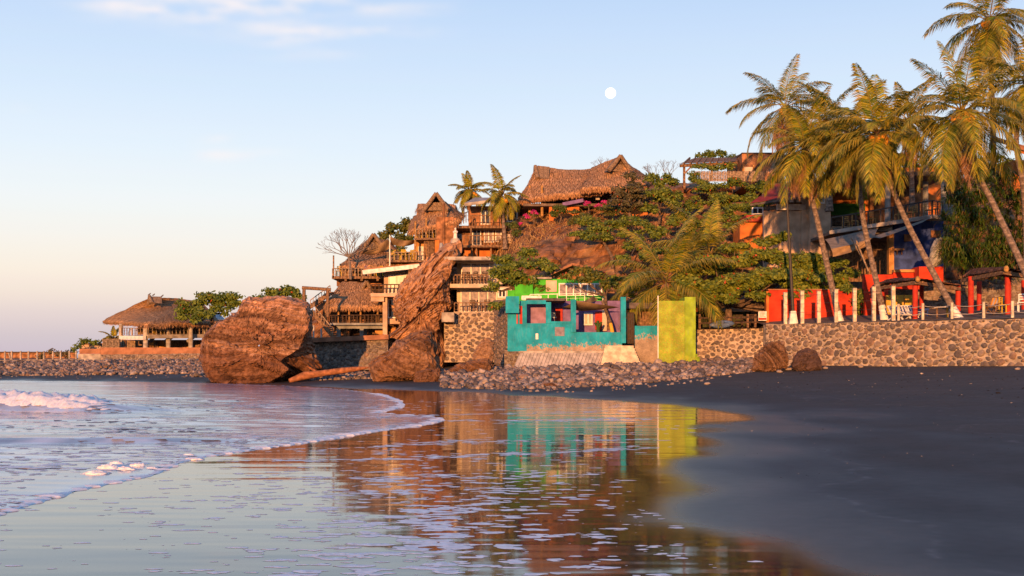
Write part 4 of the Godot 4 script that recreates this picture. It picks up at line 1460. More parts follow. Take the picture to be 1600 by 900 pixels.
func build_walls() -> void:
	var dark := [Color(.19, .15, .13), Color(.25, .19, .16), Color(.31, .23, .18), Color(.16, .13, .12), Color(.36, .27, .21), Color(.29, .19, .14)]
	var black := [Color(.055, .045, .045), Color(.085, .068, .062), Color(.11, .09, .08), Color(.15, .11, .09)]
	rubble_wall("terrace_wall", "long mortared wall of round stones under the terrace of palms", [1197, 507, 586, 79.5], [1650, 497, 580, 64.0], .9, .12, .48, 600, dark, "mortar", 300, .15, 14000, .9)
	rubble_wall("stone_wall", "wall of small dark stones under the surfboard", [1083, 514, 577, 81.5], [1198, 511, 574, 80.2], .8, .16, .36, 610, black, "mortar", 300, .8, 4500, .92)
	rubble_wall("balcony_wall", "tall wall of dark stones in pale mortar under the balcony house", [694, 488, 566, 96.0], [776, 487, 566, 95.0], .8, .18, .42, 620, black, "mortar", 300, .6, 4500, .9)
	rubble_wall("rubble_wall", "rough rubble wall left of the teal house", [772, 470, 570, 92.0], [796, 466, 575, 86.0], .8, .16, .34, 630, dark, "rubble_mortar", 120, .3, 1500, .9)
	rubble_wall("retaining_wall", "rubble retaining wall behind the big rock", [486, 533, 582, 91.6], [606, 528, 576, 91.0], .8, .16, .36, 640, dark, "rubble_mortar", 300, .4, 4500, .86)
	rubble_wall("sea_wall", "low rubble wall under the brown parapet of the far hut", [157, 554, 575, 118.0], [322, 552, 574, 117.0], .8, .16, .4, 650, dark, "rubble_mortar", 300, .2, 2500, .88)
	rubble_wall("shore_wall", "low stone wall at the far left above the cobbles", [-40, 563, 577, 121.0], [158, 560, 573, 119.0], .8, .16, .4, 660, dark, "rubble_mortar", 200, .2, 2200, .9)
	rubble_wall("corner_footing", "dark rubble footing under the left corner of the teal house", [788, 546, 584, 80.1], [816, 550, 584, 79.6], .8, .14, .3, 680, dark, "rubble_mortar", 60, .2, 500, .9)
	# coping and parapets
	var o := thing("parapet", "smooth brown parapet before the far hut", "wall", P(124, 553, 118.4), "", "thing")
	B(o, "parapet_wall", M.brown_render, 124, 545, 157, 553, 118.3, .4)
	B(o, "parapet_base", M.concrete, 122, 553.2, 157, 566, 118.4, .4)
	B(o, "parapet_wall", M.brown_render, 157.2, 543, 318, 554.5, 118.2, .5)
	o = thing("brown_coping", "brown band along the top of the wall behind the big rock", "wall", P(490, 535, 100.6), "", "thing")
	bar(o, "coping", M.brown_render, P(486, 531.5, 91.7), P(608, 526.5, 91.1), .5, .34)
	# terrace floors
	var g := G.new()
	var a := P(1197, 506.5, 79.6); var b := P(1650, 496.5, 64.1)
	a.y = 3.72; b.y = 3.72
	g.quad(a, b, b + Vector3(6, 1.2, -12), a + Vector3(0, 1.0, -12))
	g.quad(a + Vector3(0, 1.0, -12), b + Vector3(6, 1.2, -12), Vector3(b.x + 6, 5.0, -110), Vector3(a.x, 5.0, -110))
	g.quad(P(1083, 513.5, 81.6), P(1197, 511, 80.3), Vector3(P(1197, 511, 80.2).x, 3.6, -104), Vector3(P(1083, 513, 81.6).x - 1, 3.55, -104))
	var t := mi(self, "terrace", g.mesh(), M.terrace_floor)
	tag(t, "earthen terrace behind the stone walls", "terrace", "", "structure")
	g = G.new()
	g.quad(Vector3(-80, 1.3, -118.3), Vector3(-28.5, 1.4, -118.3), Vector3(-24, 1.5, -190), Vector3(-120, 1.4, -190))
	g.quad(P(486, 533, 91.8), P(612, 528, 91.2), P(640, 528, 118), P(470, 530, 122))
	t = mi(self, "yard", g.mesh(), M.terrace_floor)
	tag(t, "flat ground behind the sea walls", "ground", "", "structure")

# ---------- buildings, from the far left to the right ----------
var seats := {}
const ORDER := ["first", "second", "third", "fourth", "fifth", "sixth", "seventh", "eighth", "ninth", "tenth", "eleventh", "twelfth"]
func chair(at: Vector3, turn: float, m: Material, label: String, group: String, s := 1.0) -> void:
	if group:
		seats[group] = seats.get(group, -1) + 1
		label += ", %s from the left" % ORDER[seats[group]]
	var g := G.new()
	for x in [-.2, .2]:
		for z in [-.2, .2]:
			g.box(Vector3(x - .025, 0, z - .025), Vector3(x + .025, .45 if z > 0 else .9, z + .025))
	g.box(Vector3(-.23, .43, -.23), Vector3(.23, .48, .23))
	for y in [.6, .72, .84]: g.box(Vector3(-.2, y, -.22), Vector3(.2, y + .07, -.18))
	var o := whole("chair", g.mesh(), m, at, label, "chair", group)
	o.basis = Basis(Vector3.UP, turn).scaled(Vector3.ONE * s)

func far_hut() -> void:
	var o := thing("beach_restaurant", "open two-storey restaurant under a big thatched roof at the far left", "restaurant", P(226, 552, 124))
	thatch(o, [P(158, 502, 137), P(226, 507, 123), P(346, 505, 131), P(275, 500, 148)], [P(237, 464, 133), P(314, 469, 139)], 801, 5200, -.1, .5)
	gablet(o, P(235, 463, 132), .7, .75, Vector3(-.85, 0, .5), 802)
	for a in [[227.5, 504, 549, 125.5, .27], [189, 506, 548, 130, .24], [263, 503, 549, 127.5, .25], [298, 503, 549, 128.5, .25], [321, 503, 549, 131, .22]]:
		pole(o, "post", M.concrete, P(a[0], a[2], a[3]), P(a[0], a[1], a[3]), a[4], a[4] * .9, 10)
	bar(o, "deck_edge", M.white_paint, P(188, 527.5, 129), P(226, 528, 125), .3, .38)
	bar(o, "deck_edge", M.concrete, P(230, 526, 125.3), P(330, 525, 131), .3, .4)
	var g := G.new()
	g.quad(P(187, 524, 130) - O, P(228, 525, 125) - O, P(330, 523.5, 131) - O, P(290, 523.5, 146) - O)
	g.quad(P(187, 526.5, 130) - O, P(290, 526.5, 146) - O, P(330, 526.5, 131) - O, P(228, 527.5, 125) - O)
	mi(o, "deck", g.mesh(), M.concrete)
	rail(o, M.wood, P(190, 523.5, 129.4), P(224, 524.5, 125.4), .72, 9, .07, 2)
	rail(o, M.pale_wood, P(232, 524, 125.6), P(329, 523, 130.8), .72, 17, .07, 2)
	for x in [240.0, 268.0, 302.0]: bar(o, "deck_bracket", M.concrete, P(x, 527, 126.5 + (x - 240) * .05), P(x - 9 if x > 250 else x - 5, 533, 129), .28, .28)
	B(o, "slatted_wall", M.pale_wood, 160, 530, 187, 548, 127, .3)
	for k in 14: B(o, "slat", M.pale_wood, 160.5 + k * 1.9, 529.5, 161.5 + k * 1.9, 547.5, 126.9, .12)
	for k in 10: B(o, "slat", M.pale_wood, 190 + k * 2.2, 531, 191.3 + k * 2.2, 548, 128.5, .14)
	B(o, "lower_wall", M.ochre, 190, 531, 330, 549, 133.5, .4)
	for a in [[212, 222], [241, 247], [268, 290], [300, 312]]: B(o, "door", M.wood, a[0], 533, a[1], 549, 133.3, .15)  # added wood-coloured sheets filling the open gaps of the lower wall
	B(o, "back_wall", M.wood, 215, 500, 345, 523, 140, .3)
	for k in 9:
		var x := 204 + k * 12.5
		var d := 128.5 + (4.0 if k % 2 else 1.5) + k * .3
		chair(P(x, 524.2, d), k * 1.3, M.yellow if k % 3 < 2 else M.dark_wood, "small chair on the deck of the far thatched restaurant", "chairs on the far restaurant's deck", .85)
	# lean-to at the right of it
	o = thing("grey_shed_roof", "grey pitched shed roof behind the almond tree", "shed", P(338, 505, 140))
	g = G.new()
	g.quad(P(328, 499, 136) - O, P(352, 499, 136) - O, P(342, 489, 142) - O, P(330, 489, 142) - O)
	mi(o, "roof", g.mesh(), mat("grey_tin", lin(.3, .32, .36), .5, .3, .6))
	B(o, "wall", M.wood, 330, 499.2, 350, 520, 137, 3)
	o = thing("low_house", "low tan house wall left of the slatted fence", "house", P(128, 548, 132))
	B(o, "wall", M.tan_wall, 127, 538, 160, 549, 132, 4)
	B(o, "roof", M.brown_render, 125.5, 536, 161, 538, 131.7, 4.6)
	o = thing("boundary_wall", "long low brown wall behind the far left fence", "wall", P(-30, 563, 150), "", "thing")
	B(o, "wall", M.rust_wall, -60, 551, 118, 566, 150, .4)
	B(o, "coping", M.dark_wood, -60, 549.5, 118, 551, 149.8, .8)
	o = thing("post_fence", "fence of pale concrete posts and wires at the far left", "fence", P(0, 563, 122))
	for k in 11:
		var x: float = -6.0 + k * 12.6 + [0, 1, -1, .5][k % 4]
		bar(o, "post", M.concrete, P(x, 565, 122), P(x, 548.5, 122), .13, .13)
	bar(o, "brace", M.concrete, P(17, 563, 122), P(13.5, 551, 122.1), .1, .1)
	for y in [551, 554.5, 558]: bar(o, "wire", M.metal, P(-6, y, 121.9), P(120, y, 121.9), .015, .015)

func gate_and_stairs() -> void:
	var o := thing("timber_gateway", "rustic timber gateway at the top of the stairs behind the big rock", "gateway", P(475, 480, 100))
	pole(o, "post", M.wood, P(475, 500, 100), P(475, 450, 100), .15, .14)
	pole(o, "post", M.wood, P(512, 495, 100), P(512, 452, 100), .15, .14)
	pole(o, "lintel", M.wood, P(472, 449.5, 100), P(517, 452.5, 100), .14, .13)
	o = thing("wooden_staircase", "wooden staircase with railings between the big rock and the lower hut", "staircase", P(486, 535, 103))
	for k in 12:
		bar(o, "step", M.wood, P(484 + k * 2.7, 478 - k * 1.9, 103.2), P(491 + k * 2.7, 478 - k * 1.9, 103.8), .5, .1)
	for k in 14:
		bar(o, "step", M.wood, P(486 + k * 2.4, 486 + k * 2.9, 102), P(494 + k * 2.4, 486 + k * 2.9, 102.4), .5, .1)
	bar(o, "stringer", M.wood, P(483, 481, 103.1), P(518, 457, 103.1), .1, .3)
	bar(o, "stringer", M.wood, P(486, 485, 101.8), P(522, 528, 101.8), .1, .3)
	bar(o, "handrail", M.pale_wood, P(485, 469, 103), P(516, 446, 103), .07, .07)
	bar(o, "handrail", M.pale_wood, P(488, 474, 101.7), P(520, 514, 101.7), .07, .07)
	for k in 8:
		bar(o, "baluster", M.pale_wood, P(485 + k * 4.4, 480 - k * 3.2, 103), P(485 + k * 4.4, 469 - k * 3.2, 103), .05, .05)
		bar(o, "baluster", M.pale_wood, P(489 + k * 4.4, 487 + k * 5.3, 101.7), P(489 + k * 4.4, 476 + k * 5.1, 101.7), .05, .05)
	for x in [490.0, 502.0]: bar(o, "post", M.concrete, P(x, 532, 101.5), P(x, 508 if x < 500 else 513, 101.5), .12, .12)
	B(o, "backing_wall", M.rust_wall, 493, 470, 512, 495, 105, .3)

func lower_hut() -> void:
	var o := thing("lower_thatched_hut", "thatched dining hut with a dark railing on concrete posts above the sea wall", "hut", P(550, 531, 104))
	thatch(o, [P(505, 480, 103), P(600, 479, 102.5), P(606, 474, 111), P(512, 474, 111)], [P(535, 439.5, 107), P(572, 440, 107)], 811, 5000, .1, .42)
	gablet(o, P(572, 440.5, 106), .95, 1.4, Vector3(.45, 0, .9), 812)
	for x in [509.5, 529.0, 545.5, 563.5, 590.0]: pole(o, "post", M.golden_wood, P(x, 506, 103.6), P(x, 474, 103.6), .085, .08)
	B(o, "deck", M.grey_concrete, 506, 504.5, 599, 508, 103, 7)
	rail(o, M.dark_wood, P(507, 505, 103.1), P(598, 504, 102.9), .62, 17, .07, 3)
	B(o, "back_wall", M.rust_wall, 510, 478, 602, 505, 109, .3)
	for x in [525.0, 547.0, 578.0]: B(o, "opening_fill", M.wood, x, 484, x + 13, 504, 108.8, .1)  # added sheets in wood colour, closing what are openings in the back wall
	B(o, "beam", M.grey_concrete, 526, 508.2, 600, 513.5, 103.6, .5)
	for x in [526.0, 562.0, 569.0]: B(o, "pillar", M.grey_concrete, x, 513.6, x + (6 if x != 569.0 else 4), 534, 103.7 if x != 569.0 else 105.0, .4)
	B(o, "lower_wall", M.ochre, 586, 513.6, 604, 534, 105, .3)
	B(o, "lower_back", M.wood, 512, 508.5, 586, 534, 108, .3)
	for k in 5: chair(P(520 + k * 15.5, 504.4, 106), k * 1.1, M.dark_wood, "dark chair inside the lower thatched hut", "chairs in the lower hut")

func upper_left_hut() -> void:
	var o := thing("upper_thatched_hut", "wide thatched hut with a pointed open gable above the railed deck", "hut", P(560, 436, 112))
	thatch(o, [P(530, 417.5, 110), P(642, 417, 111), P(650, 408, 122), P(538, 410, 122)], [P(578, 371, 116), P(604, 375, 118)], 821, 5200, .0, .45, Color(.36, .24, .155))
	gablet(o, P(584, 366.5, 113), 1.1, 1.35, Vector3(-.1, 0, 1), 822)
	B(o, "deck", M.wood, 518.5, 431.5, 610, 435.5, 109.5, 12)
	for x in [540.0, 565.0, 590.0]: bar(o, "deck_joist", M.wood, P(x, 437, 109.6), P(x, 437, 118), .2, .22)
	rail(o, M.pale_wood, P(519.5, 432, 109.6), P(600, 431, 109.6), .68, 17, .07, 2)
	B(o, "tall_post", M.wood, 520, 399, 522, 434, 109.5, .14)
	for x in [532.0, 556.0, 580.0, 604.0, 628.0]: pole(o, "post", M.wood, P(x, 432, 111.5), P(x, 412, 111.5), .08, .08)
	B(o, "back_wall", M.wood, 532, 412, 636, 432, 119, .3)
	B(o, "plinth", M.rust_wall, 526, 435.7, 606, 447, 112, 6)
	for k in 7: chair(P(530 + k * 10.5, 431.4, 110.6 + k % 2), k * .9, M.yellow if k != 4 else M.mauve_wall, "yellow chair on the deck of the wide thatched hut", "yellow chairs on the lower deck")
	# shade sails
	o = thing("shade_sail_mast", "thin white mast holding the brown shade sails", "mast", P(609, 417, 109.8))
	pole(o, "mast", M.white_frame, P(609, 421, 109.8), P(609, 367, 109.8), .06, .05)
	sail("shade_sail", "brown shade sail slung before the pointed thatched gable", [P(563, 396, 109.5), P(607, 373, 109.8), P(609, 388, 110.5), P(577, 398, 110.6)], M.sail, .35)
	sail("shade_sail", "brown shade sail stretched from the mast to the tall thatched tower", [P(610, 370, 109.8), P(647, 375, 112), P(647, 381, 112.6), P(611, 382, 110.4)], M.sail, .45)
	# deck with yellow chairs
	o = thing("middle_deck", "small railed wooden deck right of the white mast", "deck", P(630, 412, 110))
	B(o, "floor", M.wood, 604, 406.5, 664, 409.5, 110.5, 5)
	rail(o, M.pale_wood, P(605, 406.8, 110.6), P(662, 406, 110.6), .68, 11, .07, 2)
	B(o, "plinth", M.rust_wall, 610, 409.8, 660, 425, 112.5, 5)
	for k in 5: chair(P(612 + k * 9.0, 406.3, 111.6 + (k % 2) * .8), k * 1.7, M.yellow, "yellow chair on the small deck right of the white mast", "yellow chairs on the middle deck")

func sail(nm: String, label: String, p: Array, m: Material, sag: float) -> void:
	var at: Vector3 = p[0]
	var pts := PackedVector3Array()
	var n := 14
	for j in n:
		for i in n:
			var u := i / (n - 1.0); var v := j / (n - 1.0)
			var q: Vector3 = p[0].lerp(p[1], u).lerp(p[3].lerp(p[2], u), v)
			q.y -= sag * 4.0 * u * (1 - u) * (.35 + 2.2 * v * (1 - v))
			q.z += .15 * sin(u * 9.0 + v * 4.0)
			pts.append(q - at)
	whole(nm, grid(pts, n, n, PackedVector2Array(), PackedColorArray(), false, true), m, at, label, "shade sail")

func balcony_house() -> void:
	var o := thing("white_roofed_house", "tan balcony house with a slanting white-edged roof left of the cliff", "house", P(600, 530, 102))
	B(o, "wall", M.tan_wall, 600, 425, 668, 458, 103, 6)
	B(o, "lower_wall", M.tan_wall, 605, 466, 640, 500, 103.2, 6)
	var g := G.new()
	for s in [[P(567, 426.5, 100.8), P(655, 417, 100.8), P(668, 414, 109), P(580, 423, 109)]]:
		var th := Vector3(0, .22, 0)
		g.quad(s[0] - O, s[1] - O, s[1] + th - O, s[0] + th - O)
		g.quad(s[3] + th - O, s[0] + th - O, s[1] + th - O, s[2] + th - O)
		g.quad(s[1] - O, s[0] - O, s[3] - O, s[2] - O)
		g.quad(s[3] - O, s[0] - O, s[0] + th - O, s[3] + th - O)
		g.quad(s[1] - O, s[2] - O, s[2] + th - O, s[1] + th - O)
	mi(o, "roof", g.mesh(), M.dark_roof)
	bar(o, "fascia", M.white_paint, P(566.5, 425.5, 100.7), P(655.5, 415.5, 100.7), .1, .34)
	bar(o, "roof_edge", M.brown_render, P(568, 421.5, 101), P(655, 412, 101), .3, .1)
	window(o, 607.5, 430, 655, 457, 102.95, 4, "curtain_pane", "frame")
	B(o, "balcony", M.tan_wall, 579, 458, 630, 463.5, 100.8, 4)
	B(o, "balcony_beam", M.tan_wall, 579.5, 463.7, 600, 471, 101.0, .4)
	rail(o, M.dark_wood, P(580, 458, 100.9), P(629, 457.6, 100.9), .66, 9, .08, 2)
	B(o, "pillar", M.tan_wall, 598, 464, 605, 531, 101.4, .5)
	window(o, 607, 468, 628, 496, 103.15, 1, "dark_pane", "white_frame")
	B(o, "floor_beam", M.tan_wall, 605.2, 498, 642, 506, 102.2, 4)
	B(o, "undercroft_back", M.wood, 605.5, 506.2, 640, 531, 107, .3)
	B(o, "undercroft_wall", M.ochre, 611, 512, 640, 531, 105.6, .3)
	window(o, 621.5, 515, 626, 521, 105.6, 1, "yellow", "yellow")
	for x in [618.5, 631.0]: bar(o, "baluster", M.dark_wood, P(x, 501, 101.9), P(x, 486, 101.9), .07, .07)

func tower_hut() -> void:
	var o := thing("thatched_tower", "tall tower hut with a steep thatched roof and brown chimney wall", "hut", P(665, 408, 112))
	thatch(o, [P(637, 362, 111), P(721, 343, 110), P(726, 333, 121), P(646, 338, 122)], [P(671, 312, 115), P(690, 310, 115)], 831, 5000, .25, .5, Color(.38, .26, .17))
	gablet(o, P(681.5, 302.5, 112.5), 1.15, 1.5, Vector3(0, 0, 1), 832)
	thatch(o, [P(651, 333, 117), P(712, 334, 117), P(714, 326, 121), P(653, 325, 121)], [P(653, 318.5, 119), P(712, 319.5, 119)], 833, 1500, .1, .3)
	B(o, "chimney_wall", M.rust_wall, 682, 339, 714, 392, 110.3, 1.2)
	pole(o, "flue", M.rust_wall, P(693.5, 392, 110.15), P(693.5, 318, 110.3), .1, .1)
	B(o, "upper_floor", M.wood, 648, 371.5, 682, 374.5, 110.6, 9)
	rail(o, M.pale_wood, P(650, 371.5, 110.7), P(681, 371.2, 110.7), .72, 7, .07, 2)
	for a in [[649, 346, 408], [666, 340, 372]]: pole(o, "post", M.golden_wood, P(a[0], a[2], 110.8), P(a[0], a[1], 110.8), .09, .085)
	B(o, "back_wall", M.wood, 648, 340, 716, 374, 118, .3)
	B(o, "lower_wall", M.ochre, 647, 374.7, 684, 410, 112.5, 6)
	window(o, 654.5, 386, 661, 406, 112.45, 1, "curtain_pane", "frame", false, "door")
	for k in 8: B(o, "screen_slat", M.wood, 662.5 + k * 2.1, 373, 664 + k * 2.1, 408, 111.2, .1)
	B(o, "side_wall", M.rust_wall, 684.2, 374, 722, 405, 113.5, 5)
	B(o, "pillar", M.orange_wall, 679.5, 375, 686.5, 402, 110.2, .4)
	for k in 3: chair(P(655 + k * 9, 371.3, 112), k * 1.4, M.yellow, "yellow chair on the balcony of the thatched tower", "yellow chairs on the tower balcony")
	# water tank and statue on the cliff
	o = thing("water_tank", "small grey tank on a white plinth beside the tower", "tank", P(689, 395, 107))
	var g := G.new()
	g.tube([P(689.5, 397, 107) - O, P(689.5, 388, 107) - O], [.24, .22], 12)
	mi(o, "plinth", g.mesh(), M.concrete)
	g = G.new()
	g.tube([P(689.5, 388, 107) - O, P(689.5, 381, 107) - O, P(689.5, 379.5, 107) - O], [.16, .16, .08], 12)
	mi(o, "tank", g.mesh(), mat("tank_grey", lin(.25, .28, .33), .5, .1, 1.0))
	o = thing("white_statue", "small white robed statue standing on top of the cliff rock", "statue", P(711.5, 373, 103.5))
	g = G.new()
	var prof := [[0, .28], [.05, .27], [.1, .22], [.5, .19], [.62, .2], [.72, .17], [.8, .08], [.84, .07], [.88, .1], [.94, .1], [1.0, .03]]
	var pt := []; var rd := []
	for q in prof:
		pt.append(Vector3(0, q[0] * .92, 0)); rd.append(q[1] * .75)
	g.tube(pt, rd, 12)
	g.tube([Vector3(-.16, .6, .02), Vector3(-.13, .48, .13), Vector3(0, .52, .17)], [.055, .05, .035], 7)
	g.tube([Vector3(.16, .6, .02), Vector3(.13, .48, .13), Vector3(0, .52, .17)], [.055, .05, .035], 7)
	mi(o, "figure", g.mesh(), M.white_paint)
	g = G.new()
	g.tube([Vector3(0, -.4, 0), Vector3(0, 0, 0)], [.42, .36], 10)
	mi(o, "plinth", g.mesh(), M.concrete)

func cliff_house() -> void:
	var o := thing("cliff_house", "rust-brown two-storey house with wooden decks behind the statue", "house", P(750, 400, 110))
	B(o, "upper_wall", M.rust_wall, 732, 322, 800, 354, 112.5, 6)
	var g := G.new()
	var s := [P(725.5, 322, 109.5), P(771, 316, 109), P(776, 313, 117), P(742, 313, 117)]
	g.quad(s[0] - O, s[1] - O, s[1] + Vector3(0, .26, 0) - O, s[0] + Vector3(0, .26, 0) - O)
	g.quad(s[0] + Vector3(0, .26, 0) - O, s[1] + Vector3(0, .26, 0) - O, s[2] + Vector3(0, .26, 0) - O, s[3] + Vector3(0, .26, 0) - O)
	g.quad(s[1] - O, s[0] - O, s[3] - O, s[2] - O)
	g.quad(s[3] - O, s[0] - O, s[0] + Vector3(0, .26, 0) - O, s[3] + Vector3(0, .26, 0) - O)
	mi(o, "roof_slab", g.mesh(), M.concrete)
	window(o, 752, 330, 765, 350, 112.45, 2, "dark_pane", "frame")
	window(o, 793, 322, 808, 346, 111.9, 2, "dark_pane", "frame")
	B(o, "upper_wing", M.rust_wall, 790, 318, 812, 352, 112.0, 5)
	B(o, "wing_roof", M.concrete, 786, 313, 815, 317.5, 111.4, 6)
	B(o, "upper_deck", M.wood, 712, 352.5, 792, 356.5, 109.3, 5)
	rail(o, M.wood, P(709, 356, 107.8), P(732, 346, 109.6), .85, 7, .07, 2)
	rail(o, M.wood, P(733, 352, 109.4), P(791, 352, 109.4), .85, 12, .07, 2)
	B(o, "lower_wall", M.rust_wall, 722, 357, 792, 386, 111.5, 6)
	window(o, 738.5, 359, 751, 383, 111.4, 2, "dark_pane", "white_frame", false, "door")
	window(o, 756.5, 358, 770.5, 378, 111.4, 2, "curtain_pane", "white_frame")
	window(o, 774.5, 360, 783, 377, 111.4, 1, "curtain_pane", "white_frame", true)
	B(o, "lower_deck", M.wood, 722, 383, 790, 386.5, 108.8, 4)
	rail(o, M.wood, P(722.5, 383, 108.9), P(789, 382.5, 108.9), .8, 13, .07, 2)
	for x in [736.0, 786.0]: pole(o, "post", M.wood, P(x, 384, 109.2), P(x, 355, 109.2), .09, .09)
	B(o, "plinth", M.orange_wall, 726, 386.8, 772, 404, 110.3, 4)
	for x in [736.0, 743.0, 766.0]: B(o, "stilt", M.wood, x, 386.8, x + 2.4, 400, 109.3, .2)
	rubble_wall("stone_pier", "short pale stone pier right of the cliff house decks", [788, 366, 380, 107], [801, 366, 380, 107], .8, .14, .28, 633, [Color(.3, .25, .2), Color(.2, .17, .15)], "mortar", 60, 0, 300, .9)

func twin_balcony_house() -> void:
	var o := thing("twin_balcony_house", "cream house with two glazed balconies right of the cliff", "house", P(740, 490, 98))
	B(o, "roof_slab", M.concrete, 694, 401, 772, 406.5, 95.3, 7)
	B(o, "upper_wall", M.cream, 714, 406.8, 785, 444, 98.6, 6)
	window(o, 721.5, 411.5, 765, 443, 98.5, 3, "curtain_pane", "frame")
	B(o, "upper_balcony", M.cream, 703, 443.5, 768, 449.5, 96.2, 3)
	rail(o, M.wood, P(704, 443.6, 96.3), P(766, 443, 96.3), .66, 13, .08, 2)
	B(o, "lower_wall", M.cream, 714, 449.8, 790, 488, 98.6, 6)
	window(o, 720.5, 455, 776, 486.5, 98.5, 4, "curtain_pane", "frame")
	B(o, "lower_balcony", M.cream, 709, 487, 778, 490, 96.4, 3)
	rail(o, M.wood, P(710, 487, 96.5), P(776, 486.6, 96.5), .66, 12, .07, 2)
	B(o, "corner_block", M.concrete, 690, 488, 709.5, 503, 94.7, 1.5)
	B(o, "side_wing", M.cream, 776, 448, 800, 475, 97.8, 5)
	window(o, 779, 452, 790, 464, 97.75, 2, "dark_pane", "white_frame")
	for k in 4: chair(P(726 + k * 10, 442.8, 97.3), k * 1.2, M.dark_wood, "dark chair on the upper balcony of the cream house", "chairs on the upper cream balcony")
	for k in 3: chair(P(738 + k * 12, 486.6, 97.4), k * 1.5, M.dark_wood, "dark chair on the lower balcony of the cream house", "chairs on the lower cream balcony")

func long_hut() -> void:
	var o := thing("hilltop_hut", "long thatched hut with two sagging ridges on top of the hill", "hut", P(880, 335, 110))
	thatch(o, [P(809, 312, 109), P(945, 296, 107), P(955, 288, 118), P(822, 300, 119)], [P(840, 258, 113), P(926, 262.5, 113)], 841, 6000, .2, .6, Color(.36, .235, .155), .25)
	thatch(o, [P(905, 295, 106.5), P(1012, 288, 106), P(1024, 280, 119), P(925, 286, 119)], [P(924, 262, 112), P(968, 245.5, 110)], 842, 5000, .2, .6, Color(.36, .235, .155))
	gablet(o, P(969, 244, 108.6), 1.1, 1.3, Vector3(.35, 0, .93), 843)
	gablet(o, P(838, 260, 112), .8, 1.2, Vector3(-1, 0, .15), 844)
	for a in [[847, 338, 109.2], [827.5, 332, 110.5]]: pole(o, "post", M.golden_wood, P(a[0], a[1], a[2]), P(a[0], 290, a[2]), .13, .11)
	B(o, "pillar", M.concrete, 931, 291, 937, 312, 108.2, .4)
	B(o, "back_wall", M.wood, 845, 280, 1000, 318, 115, .3)
	B(o, "floor", M.terrace_floor, 818, 318, 985, 322, 108.6, 8)
	bar(o, "low_wall", M.purple_wall, P(880, 319.5, 108.2), P(912, 313, 107.6), .3, .3)
	B(o, "plinth", M.orange_wall, 858, 322.2, 905, 345, 108.9, 4)
	B(o, "plinth", M.orange_wall, 985, 318, 1012, 340, 108.5, 4)
	rail(o, M.golden_wood, P(832, 322, 110.4), P(846, 322, 109.3), 1.0, 5, .1, 0)
	B(o, "side_house", M.rust_wall, 812, 310, 830, 335, 113.5, 4)

